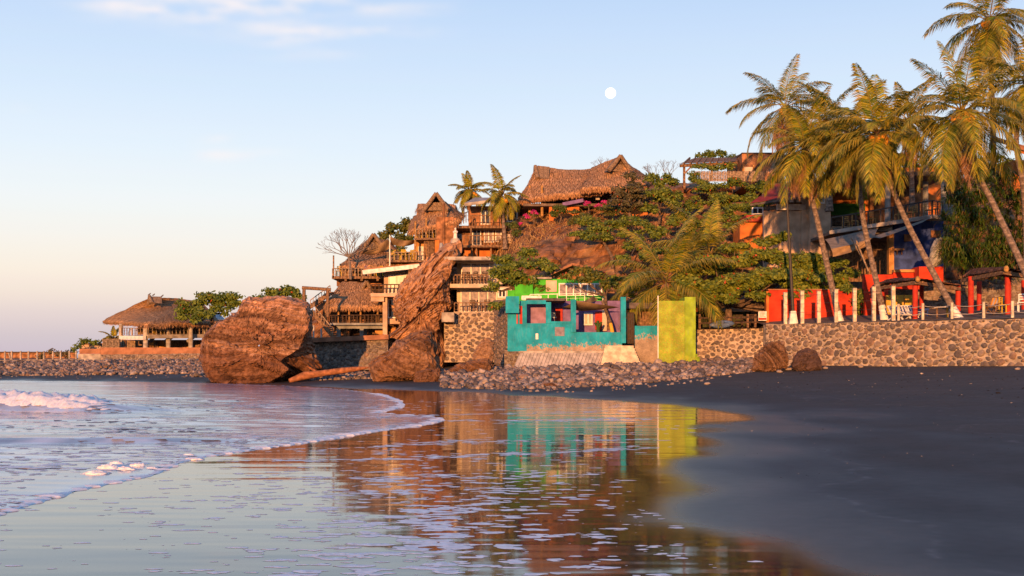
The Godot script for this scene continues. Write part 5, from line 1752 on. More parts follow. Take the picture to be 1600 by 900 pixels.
func green_and_teal() -> void:
	var o := thing("green_house", "bright green house with curtained windows behind the teal wall", "house", P(870, 480, 88))
	B(o, "wall", M.green_wall, 828, 436, 945, 480, 87.5, 6)
	B(o, "stepped_wall", M.green_wall, 804.5, 444, 828, 475, 87.3, .5)
	B(o, "stepped_wall", M.green_wall, 793, 453.5, 804.3, 475, 87.2, .5)
	B(o, "corner", M.green_wall, 827.5, 431, 832.5, 463, 87.1, .4)
	B(o, "coping", M.concrete, 830, 433, 862, 436, 87.2, 6)
	B(o, "door", M.cream, 853, 438, 870, 456, 87.4, .1)
	window(o, 874, 443.5, 940, 462, 87.45, 6, "curtain_pane", "white_frame")
	B(o, "green_band", M.green_wall, 871, 462, 942, 470, 87.0, .5)
	rail(o, M.white_frame, P(828, 472, 85.5), P(942, 470, 85.5), .5, 9, .05, 1)
	o = thing("tiled_gable", "small brown gable roof above the green house", "roof", P(885, 432, 92), "", "thing")
	bar(o, "roof_slope", M.brown_render, P(860, 430, 91), P(893, 415, 91), 3.0, .16)
	bar(o, "roof_slope", M.brown_render, P(893, 415, 91), P(914, 420, 91), 3.0, .16)
	B(o, "gable_wall", M.rust_wall, 868, 421, 908, 436, 91.5, 2)
	# teal house front
	o = thing("teal_house", "teal beach house front with open window bays and peeling plaster", "house", P(870, 552, 80))
	painted_wall(o, "wall", M.teal, 793, 489, 823, 549, 80, .35, 556, 901, 0.0)
	painted_wall(o, "wall", M.teal, 823, 505, 892, 552, 80, .35, 541, 903)
	painted_wall(o, "wall", M.teal, 892, 519, 972, 551, 80, .35, 539, 905)
	painted_wall(o, "pillar", M.teal, 892, 468, 900, 519, 79.9, .45, 560, 907, 0.0)
	painted_wall(o, "pillar", M.teal, 970, 464, 978, 536, 79.9, .45, 560, 909, 0.0)
	painted_wall(o, "pillar", M.teal, 853, 472, 861, 505, 79.95, .4, 560, 911, 0.0)
	painted_wall(o, "wall", M.teal, 812, 470, 823, 489, 80, .35, 560, 913, 0.0)
	painted_wall(o, "lintel", M.teal, 823, 469, 853, 475, 80, .35, 560, 915, 0.0)
	painted_wall(o, "wall", M.teal, 861, 502, 892, 505.5, 79.98, .35, 560, 917, 0.0)
	painted_wall(o, "corner_block", M.teal, 790, 463, 811, 489, 79.3, 1.1, 560, 919, 0.0)
	painted_wall(o, "garden_wall", M.teal, 992, 509, 1029, 585, 80.3, .3, 526, 921)
	B(o, "red_slit", M.red_post, 807, 490, 809, 506, 79.96, .05)
	B(o, "red_slit", M.red_post, 812, 478, 816, 506, 79.94, .08)
	B(o, "mauve_wall", M.mauve_wall, 823, 470, 856, 508, 81.6, .2)
	B(o, "grey_patch", mat("grey_patch", lin(.22, .2, .24), .9, .2, 1.0), 867, 511, 882, 525, 79.97, .05)
	B(o, "vent_patch", M.white_paint, 837, 521, 841, 530, 79.97, .04)
	B(o, "back_wall", M.purple_wall, 856, 470, 972, 525, 84.5, .3)
	B(o, "red_door", M.red_post, 868, 481, 879, 503, 84.3, .15)
	B(o, "red_door", M.red_post, 930, 487, 942, 515, 84.3, .15)
	B(o, "column", M.cream, 941, 480, 948, 517, 84.2, .3)
	window(o, 913, 490, 925, 507, 84.4, 2, "cream", "frame")
	window(o, 861.5, 489, 868, 496, 84.4, 1, "dark_pane", "frame")
	B(o, "porch_roof", M.dark_roof, 822, 466, 885, 470, 80.4, 4)
	B(o, "roof_rail", M.white_paint, 815, 462, 846, 469, 81.5, .15)
	B(o, "floor", M.terrace_floor, 823, 520, 978, 523, 80.5, 4)
	B(o, "side_wall", M.teal_side, 793.5, 489, 796, 540, 80.5, 5)
	B(o, "gate", M.dark_wood, 979, 488, 991, 537, 81.2, .1)
	for k in 4: B(o, "gate_bar", M.metal, 980 + k * 3, 490, 980.8 + k * 3, 536, 81.0, .05)
	B(o, "gate_post", M.yellow_wall, 976.5, 490, 978, 535, 80.6, .1)
	B(o, "kitchen_wall", M.rust_wall, 992, 480, 1030, 512, 84, .3)
	B(o, "kitchen_opening_fill", M.wood, 995, 488, 1026, 508, 83.8, .1)  # added sheet that fills the kitchen opening
	B(o, "kitchen_roof", M.dark_roof, 976, 473, 1032, 482, 82.4, 3)
	sail("shade_sail", "tan shade sail over the courtyard of the teal house", [P(876, 481, 80.6), P(900, 469.5, 80.2), P(968, 480, 82.2), P(908, 486, 83.8)], M.sail, .15)
	sail("shade_sail", "small folded brown awning above the teal house", [P(905, 474, 81), P(927, 462, 84), P(934, 468, 84.6), P(915, 476, 82)], M.sail, .1)
	o = thing("cactus", "potted green cactus in the courtyard of the teal house", "cactus", P(935, 519, 82.5))
	for a in [[935, 519, 934, 501, .13], [935, 512, 940, 503, .1], [934, 510, 929, 504, .09]]: pole(o, "stem", mat("cactus_green", lin(.04, .10, .02), .7, .3, 2.0), P(a[0], a[1], 82.5), P(a[2], a[3], 82.5), a[4], a[4] * .7, 8)
	o = thing("painted_tree_trunk", "leaning tree trunk with a yellow-painted foot in the teal courtyard", "trunk", P(957, 519, 82.2))
	pole(o, "trunk", M.bark, P(954, 505, 82.2), P(941, 470, 82.6), .12, .09)
	pole(o, "painted_foot", M.yellow_wall, P(957, 520, 82.1), P(954, 505, 82.2), .14, .12)
	# sloping revetment and steps below it
	o = thing("revetment", "sloping pale ribbed concrete ramp below the teal house", "ramp", P(810, 578, 78), "", "thing")
	var g := G.new()
	var rib := 26
	rng.seed = 55
	for k in rib:
		var x0 := lerpf(813, 958, k / float(rib)); var x1 := lerpf(813, 958, (k + .9) / float(rib))
		var lift := R(0, .04)
		var a := P(x0 - 11, 580, 77.6 - lift); var b := P(x1 - 11, 580, 77.6 - lift); var c := P(x1, 551.5, 79.7 - lift); var d := P(x0, 551.5, 79.7 - lift)
		g = G.new()
		g.quad(a - O, b - O, c - O, d - O)
		g.quad(b - O, b + Vector3(0, -.1, -.1) - O, c + Vector3(0, -.1, -.1) - O, c - O)
		g.quad(a + Vector3(0, -.1, -.1) - O, a - O, d - O, d + Vector3(0, -.1, -.1) - O)
		mi(o, "rib", g.mesh(), M.pale_concrete)
	g = G.new()
	g.quad(P(800, 581, 77.8) - O, P(950, 581, 77.8) - O, P(962, 551, 79.9) - O, P(812, 551, 79.9) - O)
	mi(o, "bed", g.mesh(), M.concrete)
	g = G.new()
	g.box(P(812, 552.5, 80) - O + Vector3(0, 0, -.4), P(975, 548.5, 80) - O + Vector3(0, 0, .12))
	mi(o, "ledge", g.mesh(), M.concrete)
	o = thing("beach_steps", "worn pale concrete steps from the teal gate down to the stones", "steps", P(970, 575, 78))
	for k in 9: B(o, "step", M.pale_concrete, 945 - k * 1.2 + k * .3, 540 + k * 4.0, 990 + k * 1.7, 545 + k * 4.0, 79.6 - k * .26, .9)
	# lime wall
	o = thing("lime_wall", "tall peeling lime-green wall stepped at its foot", "wall", P(1050, 575, 78), "", "thing")
	painted_wall(o, "wall", M.lime, 1029, 470, 1070, 592, 78, .5, 470, 931, .02)
	painted_wall(o, "wall", M.lime, 1070, 464, 1087, 590, 78.4, 2.5, 560, 933, .1)
	for k in 6: B(o, "step", M.lime_plain, 1087.2, 553 + k * 4.2, 1090 + k * 3.0, 590, 79.0 - k * .18, .8)
	B(o, "edge_pipe", M.frame, 1027.5, 462, 1029, 560, 77.95, .1)

func orange_house() -> void:
	var o := thing("orange_house", "orange and dark green house wall in the shade of the big almond tree", "house", P(1130, 514, 88))
	B(o, "upper_wall", M.orange_wall, 1084, 458, 1175, 487, 88, 4)
	B(o, "lower_wall", mat("olive_wall", lin(.05, .055, .022), .85, .25, .5), 1084, 487, 1200, 516, 87.9, 4)
	B(o, "side", M.cream, 1128, 461, 1175, 487, 87.8, .2)
	B(o, "door", M.wood, 1175, 462, 1202, 515, 87.6, .5)  # added wood sheet filling an open doorway
	o = thing("wooden_fence", "low dark wooden railing on top of the dark stone wall", "fence", P(1100, 513, 82.5))
	for x in [1093.0, 1110.0, 1138.0, 1168.0, 1180.0]: bar(o, "post", M.wood, P(x, 516, 82.6), P(x, 491, 82.6), .14, .14)
	for y in [497.0, 505.0]: bar(o, "fence_rail", M.dark_wood, P(1092, y, 82.5), P(1198, y - 2, 82.5), .07, .1)
	for k in 4: chair(P(1155 + k * 10, 512.5, 84.5), k * 1.3, M.dark_wood, "dark chair behind the railing right of the surfboard", "chairs behind the railing")
	o = thing("surfboard", "blue surfboard lying on its edge along the dark stone wall", "surfboard", P(1128, 513, 81.2))
	var n := 20
	var pts := PackedVector3Array()
	for ring in [[1.0, 0.0], [.96, .035], [.7, .055], [.02, .06]]:
		for k in n:
			var a := TAU * k / n
			var q := Vector2(cos(a), sin(a))
			var w := .25 * (1.0 - .25 * q.x * q.x)
			pts.append(Vector3(q.x * .82 * ring[0], .27 + q.y * w * ring[0] + q.x * .06, ring[1]))
	var m1 := grid(pts, n, 4, PackedVector2Array(), PackedColorArray(), true, false)
	mi(o, "deck", m1, M.surf)
	var bk := mi(o, "bottom", m1, M.surf)
	bk.rotation.y = PI; bk.scale.x = 1.0
	bk.basis = Basis(Vector3(1, 0, 0), Vector3(0, 1, 0), Vector3(0, 0, -1))
	o = thing("notice_board", "white notice board with a red line hung at the end of the railing", "sign", P(1191, 501, 81.8))
	B(o, "board", M.white_paint, 1185, 486.5, 1198, 501, 81.8, .05)
	B(o, "red_line", M.red_post, 1185.5, 496.5, 1197.5, 499.8, 81.77, .03)
	for k in 4: B(o, "text_line", M.metal, 1187, 488.6 + k * 1.8, 1196 - (k % 3), 489.2 + k * 1.8, 81.78, .02)

func red_wall_and_posts() -> void:
	var o := thing("red_wall", "long bright red wall behind the row of white posts", "wall", P(1270, 508, 82.4), "", "thing")
	B(o, "wall", M.red_wall, 1201, 453, 1352, 510, 82.4, .4)
	B(o, "corner", M.orange_wall, 1197.5, 455, 1201.5, 512, 81.9, .6)
	B(o, "coping", M.brown_render, 1200, 451.5, 1352, 453, 82.3, .6)
	B(o, "upper_wall", M.red_wall, 1350, 429, 1400, 452, 81.0, .4)
	B(o, "upper_wall", M.red_wall, 1396, 425.5, 1438, 452, 80.9, .4)
	B(o, "upper_block", M.red_wall, 1436, 416.5, 1474, 440, 79.8, 1.5)
	B(o, "lower_wall", M.red_wall, 1352.2, 452.2, 1388, 512, 80.8, .4)
	B(o, "ledge", M.ochre, 1397, 421, 1438, 425.2, 80.7, .5)
	var xs := [1227.5, 1254, 1280, 1307, 1336, 1366, 1396.5]
	for k in 7:
		var x: float = xs[k]
		var t := (x - 1197) / 453.0
		var d := lerpf(79.5, 64.0, t) + .5
		var p := thing("concrete_post", "weathered white concrete post, number %s from the lamp before the red wall" % ["one", "two", "three", "four", "five", "six", "seven"][k], "post", P(x, 507 - t * 8, d), "white posts before the red wall")
		B(p, "post", M.old_white, x - 2.6, 458 - k * 1.7 + [0, -1, 1, 0, 0, -1, 0][k], x + 2.6, 508 - t * 8, d, .2)
		B(p, "cap", M.concrete, x - 3.0, 456.6 - k * 1.7 + [0, -1, 1, 0, 0, -1, 0][k], x + 3.0, 458 - k * 1.7 + [0, -1, 1, 0, 0, -1, 0][k], d - .02, .24)
	for y in 3:
		o = thing("fence_wire", ["top wire strung between the white posts", "middle wire strung between the white posts", "lowest wire strung between the white posts"][y], "wire", P(1227, 465 + y * 13, 79), "wires of the post fence")
		bar(o, "wire", M.metal, P(1227, 463 + y * 13, 78.8), P(1396, 454 + y * 14, 73.0), .014, .014)
	o = thing("street_lamp", "tall dark lamp post with a white tapered base before the red wall", "lamp", P(1239, 507, 79))
	var g := G.new()
	var b0 := P(1239, 507.5, 79) - O; var b1 := P(1239, 486, 79) - O
	for q in [[b0, .30, b1, .17]]:
		for k in 4:
			var a0 := TAU * k / 4 + PI / 4; var a1 := a0 + PI / 2
			g.quad(q[0] + Vector3(cos(a1), 0, sin(a1)) * q[1] * 1.3, q[0] + Vector3(cos(a0), 0, sin(a0)) * q[1] * 1.3, q[2] + Vector3(cos(a0), 0, sin(a0)) * q[3] * 1.3, q[2] + Vector3(cos(a1), 0, sin(a1)) * q[3] * 1.3)
	g.quad(b1 + Vector3(-.16, 0, .16), b1 + Vector3(.16, 0, .16), b1 + Vector3(.16, 0, -.16), b1 + Vector3(-.16, 0, -.16))
	mi(o, "base", g.mesh(), M.white_paint)
	pole(o, "pole", M.metal, P(1239, 486, 79), P(1229, 299, 79), .11, .075, 10)
	pole(o, "arm", M.metal, P(1229, 300, 79), P(1262, 297, 78.4), .04, .03)
	bar(o, "lamp_head", M.metal, P(1256, 297.5, 78.5), P(1272, 296.5, 78.3), .22, .1)

func right_houses() -> void:
	# tan house with the red metal roof
	var o := thing("red_roofed_house", "tan house under a long sloping red metal roof behind the almond tree", "house", P(1240, 440, 95))
	B(o, "wall", M.tan_wall, 1193.5, 330, 1252, 440, 95, .4)
	B(o, "wall", M.tan_wall, 1252.2, 328, 1267, 440, 94.8, 6)
	B(o, "tall_wall", M.tan_wall, 1266, 283, 1298, 440, 94.2, 7)
	window(o, 1273.5, 306, 1288, 317, 94.15, 1, "dark_pane", "white_frame")
	var g := G.new()
	g.tube([P(1291.5, 328, 94.2) - O, P(1291.5, 328, 94.05) - O], [.15, .15], 14)
	mi(o, "round_vent", g.mesh(), M.metal)
	B(o, "attic_wall", M.wood, 1216, 316, 1266, 333, 97, .3)
	B(o, "white_beam", M.white_paint, 1214, 319, 1263, 328, 95.6, .2)
	B(o, "side_opening_fill", M.wood, 1172, 336, 1193, 400, 98, .3)  # added sheet closing the opening at the side
	# corrugated roof
	var n := 46
	var a0 := P(1172, 318, 93.6); var a1 := P(1266, 303, 92.6); var a2 := P(1270, 282, 103); var a3 := P(1216, 286, 104)
	var pts := PackedVector3Array()
	for j in 12:
		for i in n * 2:
			var u := i / (n * 2.0 - 1); var v := j / 11.0
			var q := a0.lerp(a1, u).lerp(a3.lerp(a2, u), v)
			q.y += .03 * (1.0 if i % 2 == 0 else -1.0)
			pts.append(q - O)
	mi(o, "metal_roof", grid(pts, n * 2, 12, PackedVector2Array(), PackedColorArray(), false, false), M.red_metal_roof)
	bar(o, "roof_edge", M.dark_roof, a0 + Vector3(0, -.12, 0), a1 + Vector3(0, -.12, 0), .1, .14)
	B(o, "low_red_roof", M.red_metal_roof, 1166, 336, 1193, 346, 96.5, 3)
	B(o, "orange_wall", M.orange_wall, 1156, 346.2, 1193.2, 400, 97, 3)
	window(o, 1176, 325, 1192, 334, 97.5, 2, "dark_pane", "white_frame")
	# terrace house on the right
	o = thing("terrace_house", "large terrace house with orange walls, blue lower wall and tall grey pillars", "house", P(1390, 425, 86))
	g = G.new()
	var s0 := P(1297, 366, 88); var s1 := P(1458, 337, 84.5); var s2 := P(1482, 343, 86)
	bar(o, "floor_edge", M.concrete, P(1297, 363.5, 88), P(1457, 338.5, 84.5), .35, .26)
	bar(o, "floor_edge", M.concrete, P(1456, 338.5, 84.5), P(1484, 342.5, 86.5), .35, .26)
	g.quad(P(1297, 362, 88) - O, P(1457, 337.5, 84.5) - O, P(1500, 340, 96) - O, P(1297, 357, 100) - O)
	g.quad(P(1297, 364.5, 88) - O, P(1297, 359.5, 100) - O, P(1500, 343, 96) - O, P(1457, 340, 84.5) - O)
	mi(o, "floor", g.mesh(), M.concrete)
	rail(o, M.metal, P(1299, 362.5, 88), P(1456, 337, 84.6), 1.0, 9, .08, 2)
	rail(o, M.metal, P(1457, 337, 84.6), P(1473, 339, 86), 1.0, 3, .08, 2)
	for a in [[1387, 350, 262, 90], [1446, 338, 258, 93], [1475, 341, 248, 87.5]]: pole(o, "pillar", M.grey_concrete, P(a[0], a[1], a[3]), P(a[0], a[2], a[3]), .21, .21, 12)
	B(o, "back_wall", M.orange_wall, 1298, 262, 1500, 350, 98, .4)
	B(o, "green_wall", mat("dark_green_wall", lin(.03, .12, .02), .85, .2, .5), 1300, 318, 1352, 336, 97.5, .3)
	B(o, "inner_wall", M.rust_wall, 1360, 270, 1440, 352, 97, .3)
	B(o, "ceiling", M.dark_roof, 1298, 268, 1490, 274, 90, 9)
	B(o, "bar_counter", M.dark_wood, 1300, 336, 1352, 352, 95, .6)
	B(o, "door", M.wood, 1398, 296, 1420, 345, 96.8, .1)  # added sheet set into the open doorway of the inner wall
	B(o, "blue_wall", M.blue_wall, 1397, 345, 1474, 424, 88, .4)
	B(o, "wall_opening", M.rust_wall, 1413, 366, 1424, 377, 87.9, .1)
	B(o, "wall_opening", M.rust_wall, 1455, 360, 1470, 371, 87.9, .1)
	B(o, "shelf", M.wood, 1395, 388, 1413, 391, 87.4, .5)
	for x in [1402.0, 1409.0]: bar(o, "shelf_bracket", M.wood, P(x, 397, 87.9), P(x, 391, 87.5), .1, .1)
	B(o, "ochre_pillar", M.ochre, 1389, 365, 1397, 428, 87.5, .5)
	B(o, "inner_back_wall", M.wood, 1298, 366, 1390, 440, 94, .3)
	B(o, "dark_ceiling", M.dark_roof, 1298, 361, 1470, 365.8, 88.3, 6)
	for k in 7: bar(o, "inner_post", M.wood, P(1340 + k * 7, 428, 92), P(1340 + k * 7, 404, 92), .06, .06)
	for k in 8:
		var cx: float = [1322, 1336, 1362, 1404, 1420, 1432, 1450, 1462][k]
		chair(P(cx, 361 - (cx - 1297) * .148, 89.5), k * 1.2, M.golden_wood, "light wooden chair on the upper terrace behind the palms", "chairs on the upper terrace")
	sail("awning", "grey canvas awning slung under the upper terrace, nearest the tan house", [P(1289, 374, 86.5), P(1374, 353, 87), P(1366, 371, 83.5), P(1300, 390, 83)], M.grey_sail, .12)
	sail("awning", "grey canvas awning below the terrace edge, above the blue wall", [P(1358, 371, 84.5), P(1456, 339, 84), P(1442, 347, 81.5), P(1376, 372, 81.5)], M.grey_sail, .1)
	sail("awning", "drooping tan canvas edge hanging below the first awning", [P(1298, 389, 82.9), P(1362, 372, 83.3), P(1352, 386, 82.9), P(1302, 401, 82.5)], M.sail, .16)
	o = thing("awning_pole", "two slanting pale poles propping the awnings", "pole", P(1345, 425, 82))
	pole(o, "prop", M.pale_wood, P(1357, 424, 82), P(1338, 376, 82.3), .06, .05)
	pole(o, "prop", M.pale_wood, P(1352, 412, 82.4), P(1330, 372, 83), .05, .04)
	o = thing("wrapped_bundle", "pale cloth-wrapped bundle standing on the red block", "bundle", P(1464, 417, 79.8))
	mi(o, "bundle", blob(.42, .95, .38, 92, .18, 1.0, 18, 12, -PI / 2), M.wrapped)
	o.get_child(0).position = Vector3(0, .9, 0)
	o.get_child(0).rotation.z = -.25
	o = thing("wrapped_bundle", "grey plastic-wrapped bundle at the end of the upper terrace", "bundle", P(1487, 343, 86))
	mi(o, "bundle", blob(.5, .75, .4, 93, .18, 1.0, 18, 12, -PI / 2), M.wrapped_grey)
	o.get_child(0).position = Vector3(0, .6, 0)
	o = thing("far_right_roof", "corner of a red-brown roof at the right edge above the pandanus", "roof", P(1590, 250, 84), "", "thing")
	bar(o, "roof", M.brown_render, P(1570, 222, 84), P(1640, 244, 82), 3.5, .3)
	bar(o, "eave_board", M.orange_wall, P(1572, 229, 82.5), P(1640, 250, 80.5), .1, .25)
	B(o, "wall", M.orange_wall, 1584, 250, 1660, 300, 86, 3)

func hilltop() -> void:
	var o := thing("pergola", "timber pergola roof among shrubs on the hilltop", "pergola", P(1070, 292, 113))
	for x in [1069.0, 1147.0]: bar(o, "post", M.wood, P(x, 296, 112.6), P(x, 258, 112.6), .2, .2)
	bar(o, "beam", M.wood, P(1062, 259, 112.4), P(1152, 254.5, 112.4), .2, .25)
	for k in 9: bar(o, "rafter", M.wood, P(1068 + k * 10.3, 256 - k * .4, 112), P(1078 + k * 9.0, 247, 117), .12, .18)
	var g := G.new()
	g.quad(P(1061, 256, 112) - O, P(1153, 252, 112) - O, P(1150, 246.5, 117.5) - O, P(1086, 246.5, 117.5) - O)
	mi(o, "roof_boards", g.mesh(), M.wood)
	bar(o, "brace", M.wood, P(1069, 272, 112.5), P(1081, 259, 112.5), .12, .14)
	o = thing("picket_fence", "pale picket fence on the hilltop below the pergola", "fence", P(1090, 284, 111))
	for k in 44:
		var x := 1085 + k * 2.5
		B(o, "picket", M.pale_wood, x, 267.5 + sin(k * 2.0) * .4, x + 2.0, 283.5, 110.8, .06)
	for y in [271.0, 280.0]: B(o, "fence_rail", M.wood, 1085, y, 1196, y + 1.2, 110.9, .08)
	o = thing("brown_block_house", "flat-roofed brown block house on the hilltop", "house", P(1190, 288, 113))
	B(o, "wall", M.rust_wall, 1159.5, 239.5, 1226, 292, 112.6, 8)
	var h := G.new()
	var c0 := P(1159.5, 239.5, 112.6); var c1 := P(1159.5, 292, 112.6); var w0 := P(1146, 245, 119); var w1 := P(1146, 292, 119)
	h.quad(w1 - O, c1 - O, c0 - O, w0 - O)
	mi(o, "side_wall", h.mesh(), M.rust_wall)
	B(o, "door_panel", M.cream, 1163, 261, 1176, 277, 112.5, .12)
	for x in [1161.0, 1177.0]: B(o, "door_post", M.golden_wood, x, 258, x + 1.4, 280, 112.35, .15)
	B(o, "roof_edge", M.dark_roof, 1159, 238.3, 1227, 239.4, 112.4, 8)
	o = thing("small_thatch", "small shaggy thatched shelter between the palm trunks", "shelter", P(1225, 290, 108))
	thatch(o, [P(1197, 268, 106), P(1246, 270, 105), P(1252, 262, 113), P(1210, 262, 113)], [P(1218, 244, 109), P(1240, 241, 110)], 851, 1800, .2, .4, Color(.3, .21, .15))
	for x in [1206.0, 1236.0]: pole(o, "post", M.wood, P(x, 292, 107), P(x, 264, 107), .08, .08)
	rail(o, M.metal, P(1217, 286, 105.5), P(1240, 283, 105.5), .7, 5, .06, 2)
	B(o, "floor", M.dark_roof, 1200, 286.5, 1250, 289, 105.4, 6)

func pavilion(label: String, eave_l: Vector3, apex: Vector3, eave_r: Vector3, back: float, posts: Array, seed_: int) -> void:
	rng.seed = seed_
	var o := thing("tiled_pavilion", label, "pavilion", Vector3(apex.x, 3.8, apex.z), "red-posted pavilions on the terrace")
	var tones := [Color(.20, .085, .055), Color(.14, .07, .05), Color(.26, .13, .085), Color(.10, .06, .05)]
	for p in posts: pole(o, "post", M.red_post, p[0], p[1], p[2], p[2], 10)
	var ridge := apex + Vector3(0, .3, -back)
	for side in 2:
		var e0: Vector3 = eave_l if side == 0 else apex
		var e1: Vector3 = apex if side == 0 else eave_r
		bar(o, "eave_beam", M.wood, e0 + Vector3(0, -.16, -.15), e1 + Vector3(0, -.16, -.15), .14, .2)
		var cnt := int((e1 - e0).length() / .24)
		for k in cnt:
			for row in 5:
				var t := (k + .5) / cnt; var v := row / 5.0
				var a := e0.lerp(e1, t).lerp(ridge.lerp(ridge + (e1 - e0) * .02, t), v * .8)
				var b := e0.lerp(e1, t).lerp(ridge, minf(1.0, (row + 1.25) / 5.0 * .8))
				var q := MeshInstance3D.new()
				q.name = "roof_tile"
				q.mesh = tile_mesh()
				q.material_override = tinted("tile", rng.randi() % 4, tones)
				o.add_child(q, true)
				var z := (a - b).normalized()
				var x := (e1 - e0).normalized()
				x = (x - z * x.dot(z)).normalized()
				q.transform = Transform3D(Basis(x, z.cross(x), z).scaled_local(Vector3(1, 1, (a - b).length())), (a + b) / 2 + Vector3(0, .05 + R(-.015, .02), 0) - O)
		for k in 5: bar(o, "rafter", M.wood, e0.lerp(e1, (k + .5) / 5.0) + Vector3(0, -.1, .05), e0.lerp(e1, (k + .5) / 5.0).lerp(ridge, .7) + Vector3(0, -.14, 0), .09, .12)
		var g := G.new()
		g.tri(e0 - O, ridge - O, e1 - O); g.tri(e0 - O, e1 - O, ridge - O)
		mi(o, "roof_boards", g.mesh(), M.dark_wood)
	var l := MeshInstance3D.new()
	l.name = "log_end"
	l.mesh = nut_mesh()
	l.material_override = M.golden_wood
	o.add_child(l, true)
	l.position = apex + Vector3(0, .02, .12) - O

var _tile: Mesh
func tile_mesh() -> Mesh:
	if _tile: return _tile
	var g := G.new()
	var n := 5
	for k in n:
		var a0 := PI * k / n; var a1 := PI * (k + 1) / n
		var p0 := Vector3(cos(a0) * .13, sin(a0) * .07, 0); var p1 := Vector3(cos(a1) * .13, sin(a1) * .07, 0)
		g.quad(p0 + Vector3(0, 0, .5), p0 * .85 - Vector3(0, 0, .5), p1 * .85 - Vector3(0, 0, .5), p1 + Vector3(0, 0, .5))
	_tile = g.mesh()
	return _tile

func terrace_things() -> void:
	pavilion("low tiled pavilion with red posts over the blue deck chairs", P(1362, 448, 78), P(1433, 437, 72.5), P(1512, 449, 76.5), 5.0, [[P(1430, 504, 73.2), P(1430, 440, 73.2), .16], [P(1440, 490, 77), P(1440, 447, 77), .14], [P(1497, 486, 76.2), P(1497, 447, 76.2), .16], [P(1378, 505, 77.6), P(1378, 447, 77.6), .16]], 861)
	pavilion("low tiled pavilion with red posts at the right edge over the striped chairs", P(1504, 434, 75), P(1571, 421, 69.5), P(1660, 436, 68), 5.0, [[P(1517, 494, 73.8), P(1517, 432, 73.8), .17], [P(1530, 488, 77), P(1530, 440, 77), .15], [P(1575, 494, 70.3), P(1575, 424, 70.3), .18], [P(1600, 488, 74), P(1600, 438, 74), .16]], 862)
	rubble_wall("back_wall", "dark rough stone wall in the shade behind the pavilions", [1432, 440, 498, 84], [1660, 432, 494, 80], .6, .25, .6, 670, [Color(.19, .15, .13), Color(.25, .19, .16), Color(.16, .13, .12)], "rubble_mortar", 200, .2, 1500, .9)
	var o := thing("yellow_changing_wall", "yellow partition wall under the tiled pavilion", "wall", P(1400, 492, 81), "", "thing")
	B(o, "panel", M.yellow_wall, 1385, 461, 1412, 500, 80, .15)
	B(o, "panel", M.yellow_wall, 1414, 461, 1430, 500, 80.4, .15)
	o = thing("rope_fence", "white posts linked by two sagging ropes along the terrace edge", "fence", P(1404, 503, 72.8))
	var xs := [1404, 1442, 1487.5, 1537, 1582, 1640]
	var prev := Vector3.ZERO
	for k in xs.size():
		var t: float = (xs[k] - 1197) / 453.0
		var d := lerpf(79.5, 64.0, t) + .45
		var y0 := 506.0 - t * 9.0
		var foot := P(xs[k], y0, d); var top := P(xs[k], y0 - 25.5 - t * 3, d)
		pole(o, "post", M.old_white, foot, top, .085, .08, 10)
		for q in 2:
			var here := foot.lerp(top, .86 if q == 0 else .42)
			if k > 0:
				var a := prev.lerp(prev, 0.0)
				var from: Vector3 = (o.get_meta("p%d" % q)) if o.has_meta("p%d" % q) else a
				var g := G.new()
				var pts := []
				for i in 7:
					var u := i / 6.0
					pts.append(from.lerp(here, u) - Vector3(0, .16 * 4 * u * (1 - u) * .6, 0) - O)
				g.tube(pts, [.022, .022, .022, .022, .022, .022, .022], 5)
				mi(o, "rope", g.mesh(), M.concrete)
			o.set_meta("p%d" % q, here)
		prev = foot
	# deck chairs
	for k in 3: deck_chair(P([1398, 1411, 1424][k], 503 - k * .5, 73.6 + k * .3), .35, M.blue_cloth, M.white_paint, ["blue and white deck chair, leftmost of the three under the first pavilion", "blue and white deck chair, middle one of the three under the first pavilion", "blue and white deck chair, rightmost of the three under the first pavilion"][k], "blue deck chairs")
	deck_chair(P(1553, 491, 70.4), -.9, M.orange_stripe, M.wood, "orange and grey striped deck chair leaning under the right pavilion", "striped deck chairs")
	deck_chair(P(1563, 489, 71.5), -.9, M.orange_stripe, M.wood, "second striped deck chair behind the first under the right pavilion", "striped deck chairs")
	chair(P(1569, 489, 70.2), .8, M.yellow, "small yellow chair beside the striped deck chairs", "")
	chair(P(1598, 487, 68.6), -.5, M.white_paint, "white chair at the right edge of the terrace", "", 1.1)
	o = thing("plank_table", "pale plank table under the leaning palm", "table", P(1470, 497, 72))
	bar(o, "top", M.white_paint, P(1461, 480.5, 72), P(1487, 479, 71.6), .6, .06)
	for x in [1464.0, 1480.0]: bar(o, "leg", M.yellow_wall if x > 1470 else M.wood, P(x, 500, 71.9), P(x, 481, 71.9), .09, .09)
	o = thing("blue_bench", "blue bench in the shade beside the plank table", "bench", P(1445, 497, 75))
	bar(o, "seat", M.blue_cloth, P(1437, 484, 75), P(1450, 483, 75), .4, .1)
	for x in [1438.0, 1449.0]: bar(o, "leg", M.blue_cloth, P(x, 499, 75), P(x, 484, 75), .08, .08)

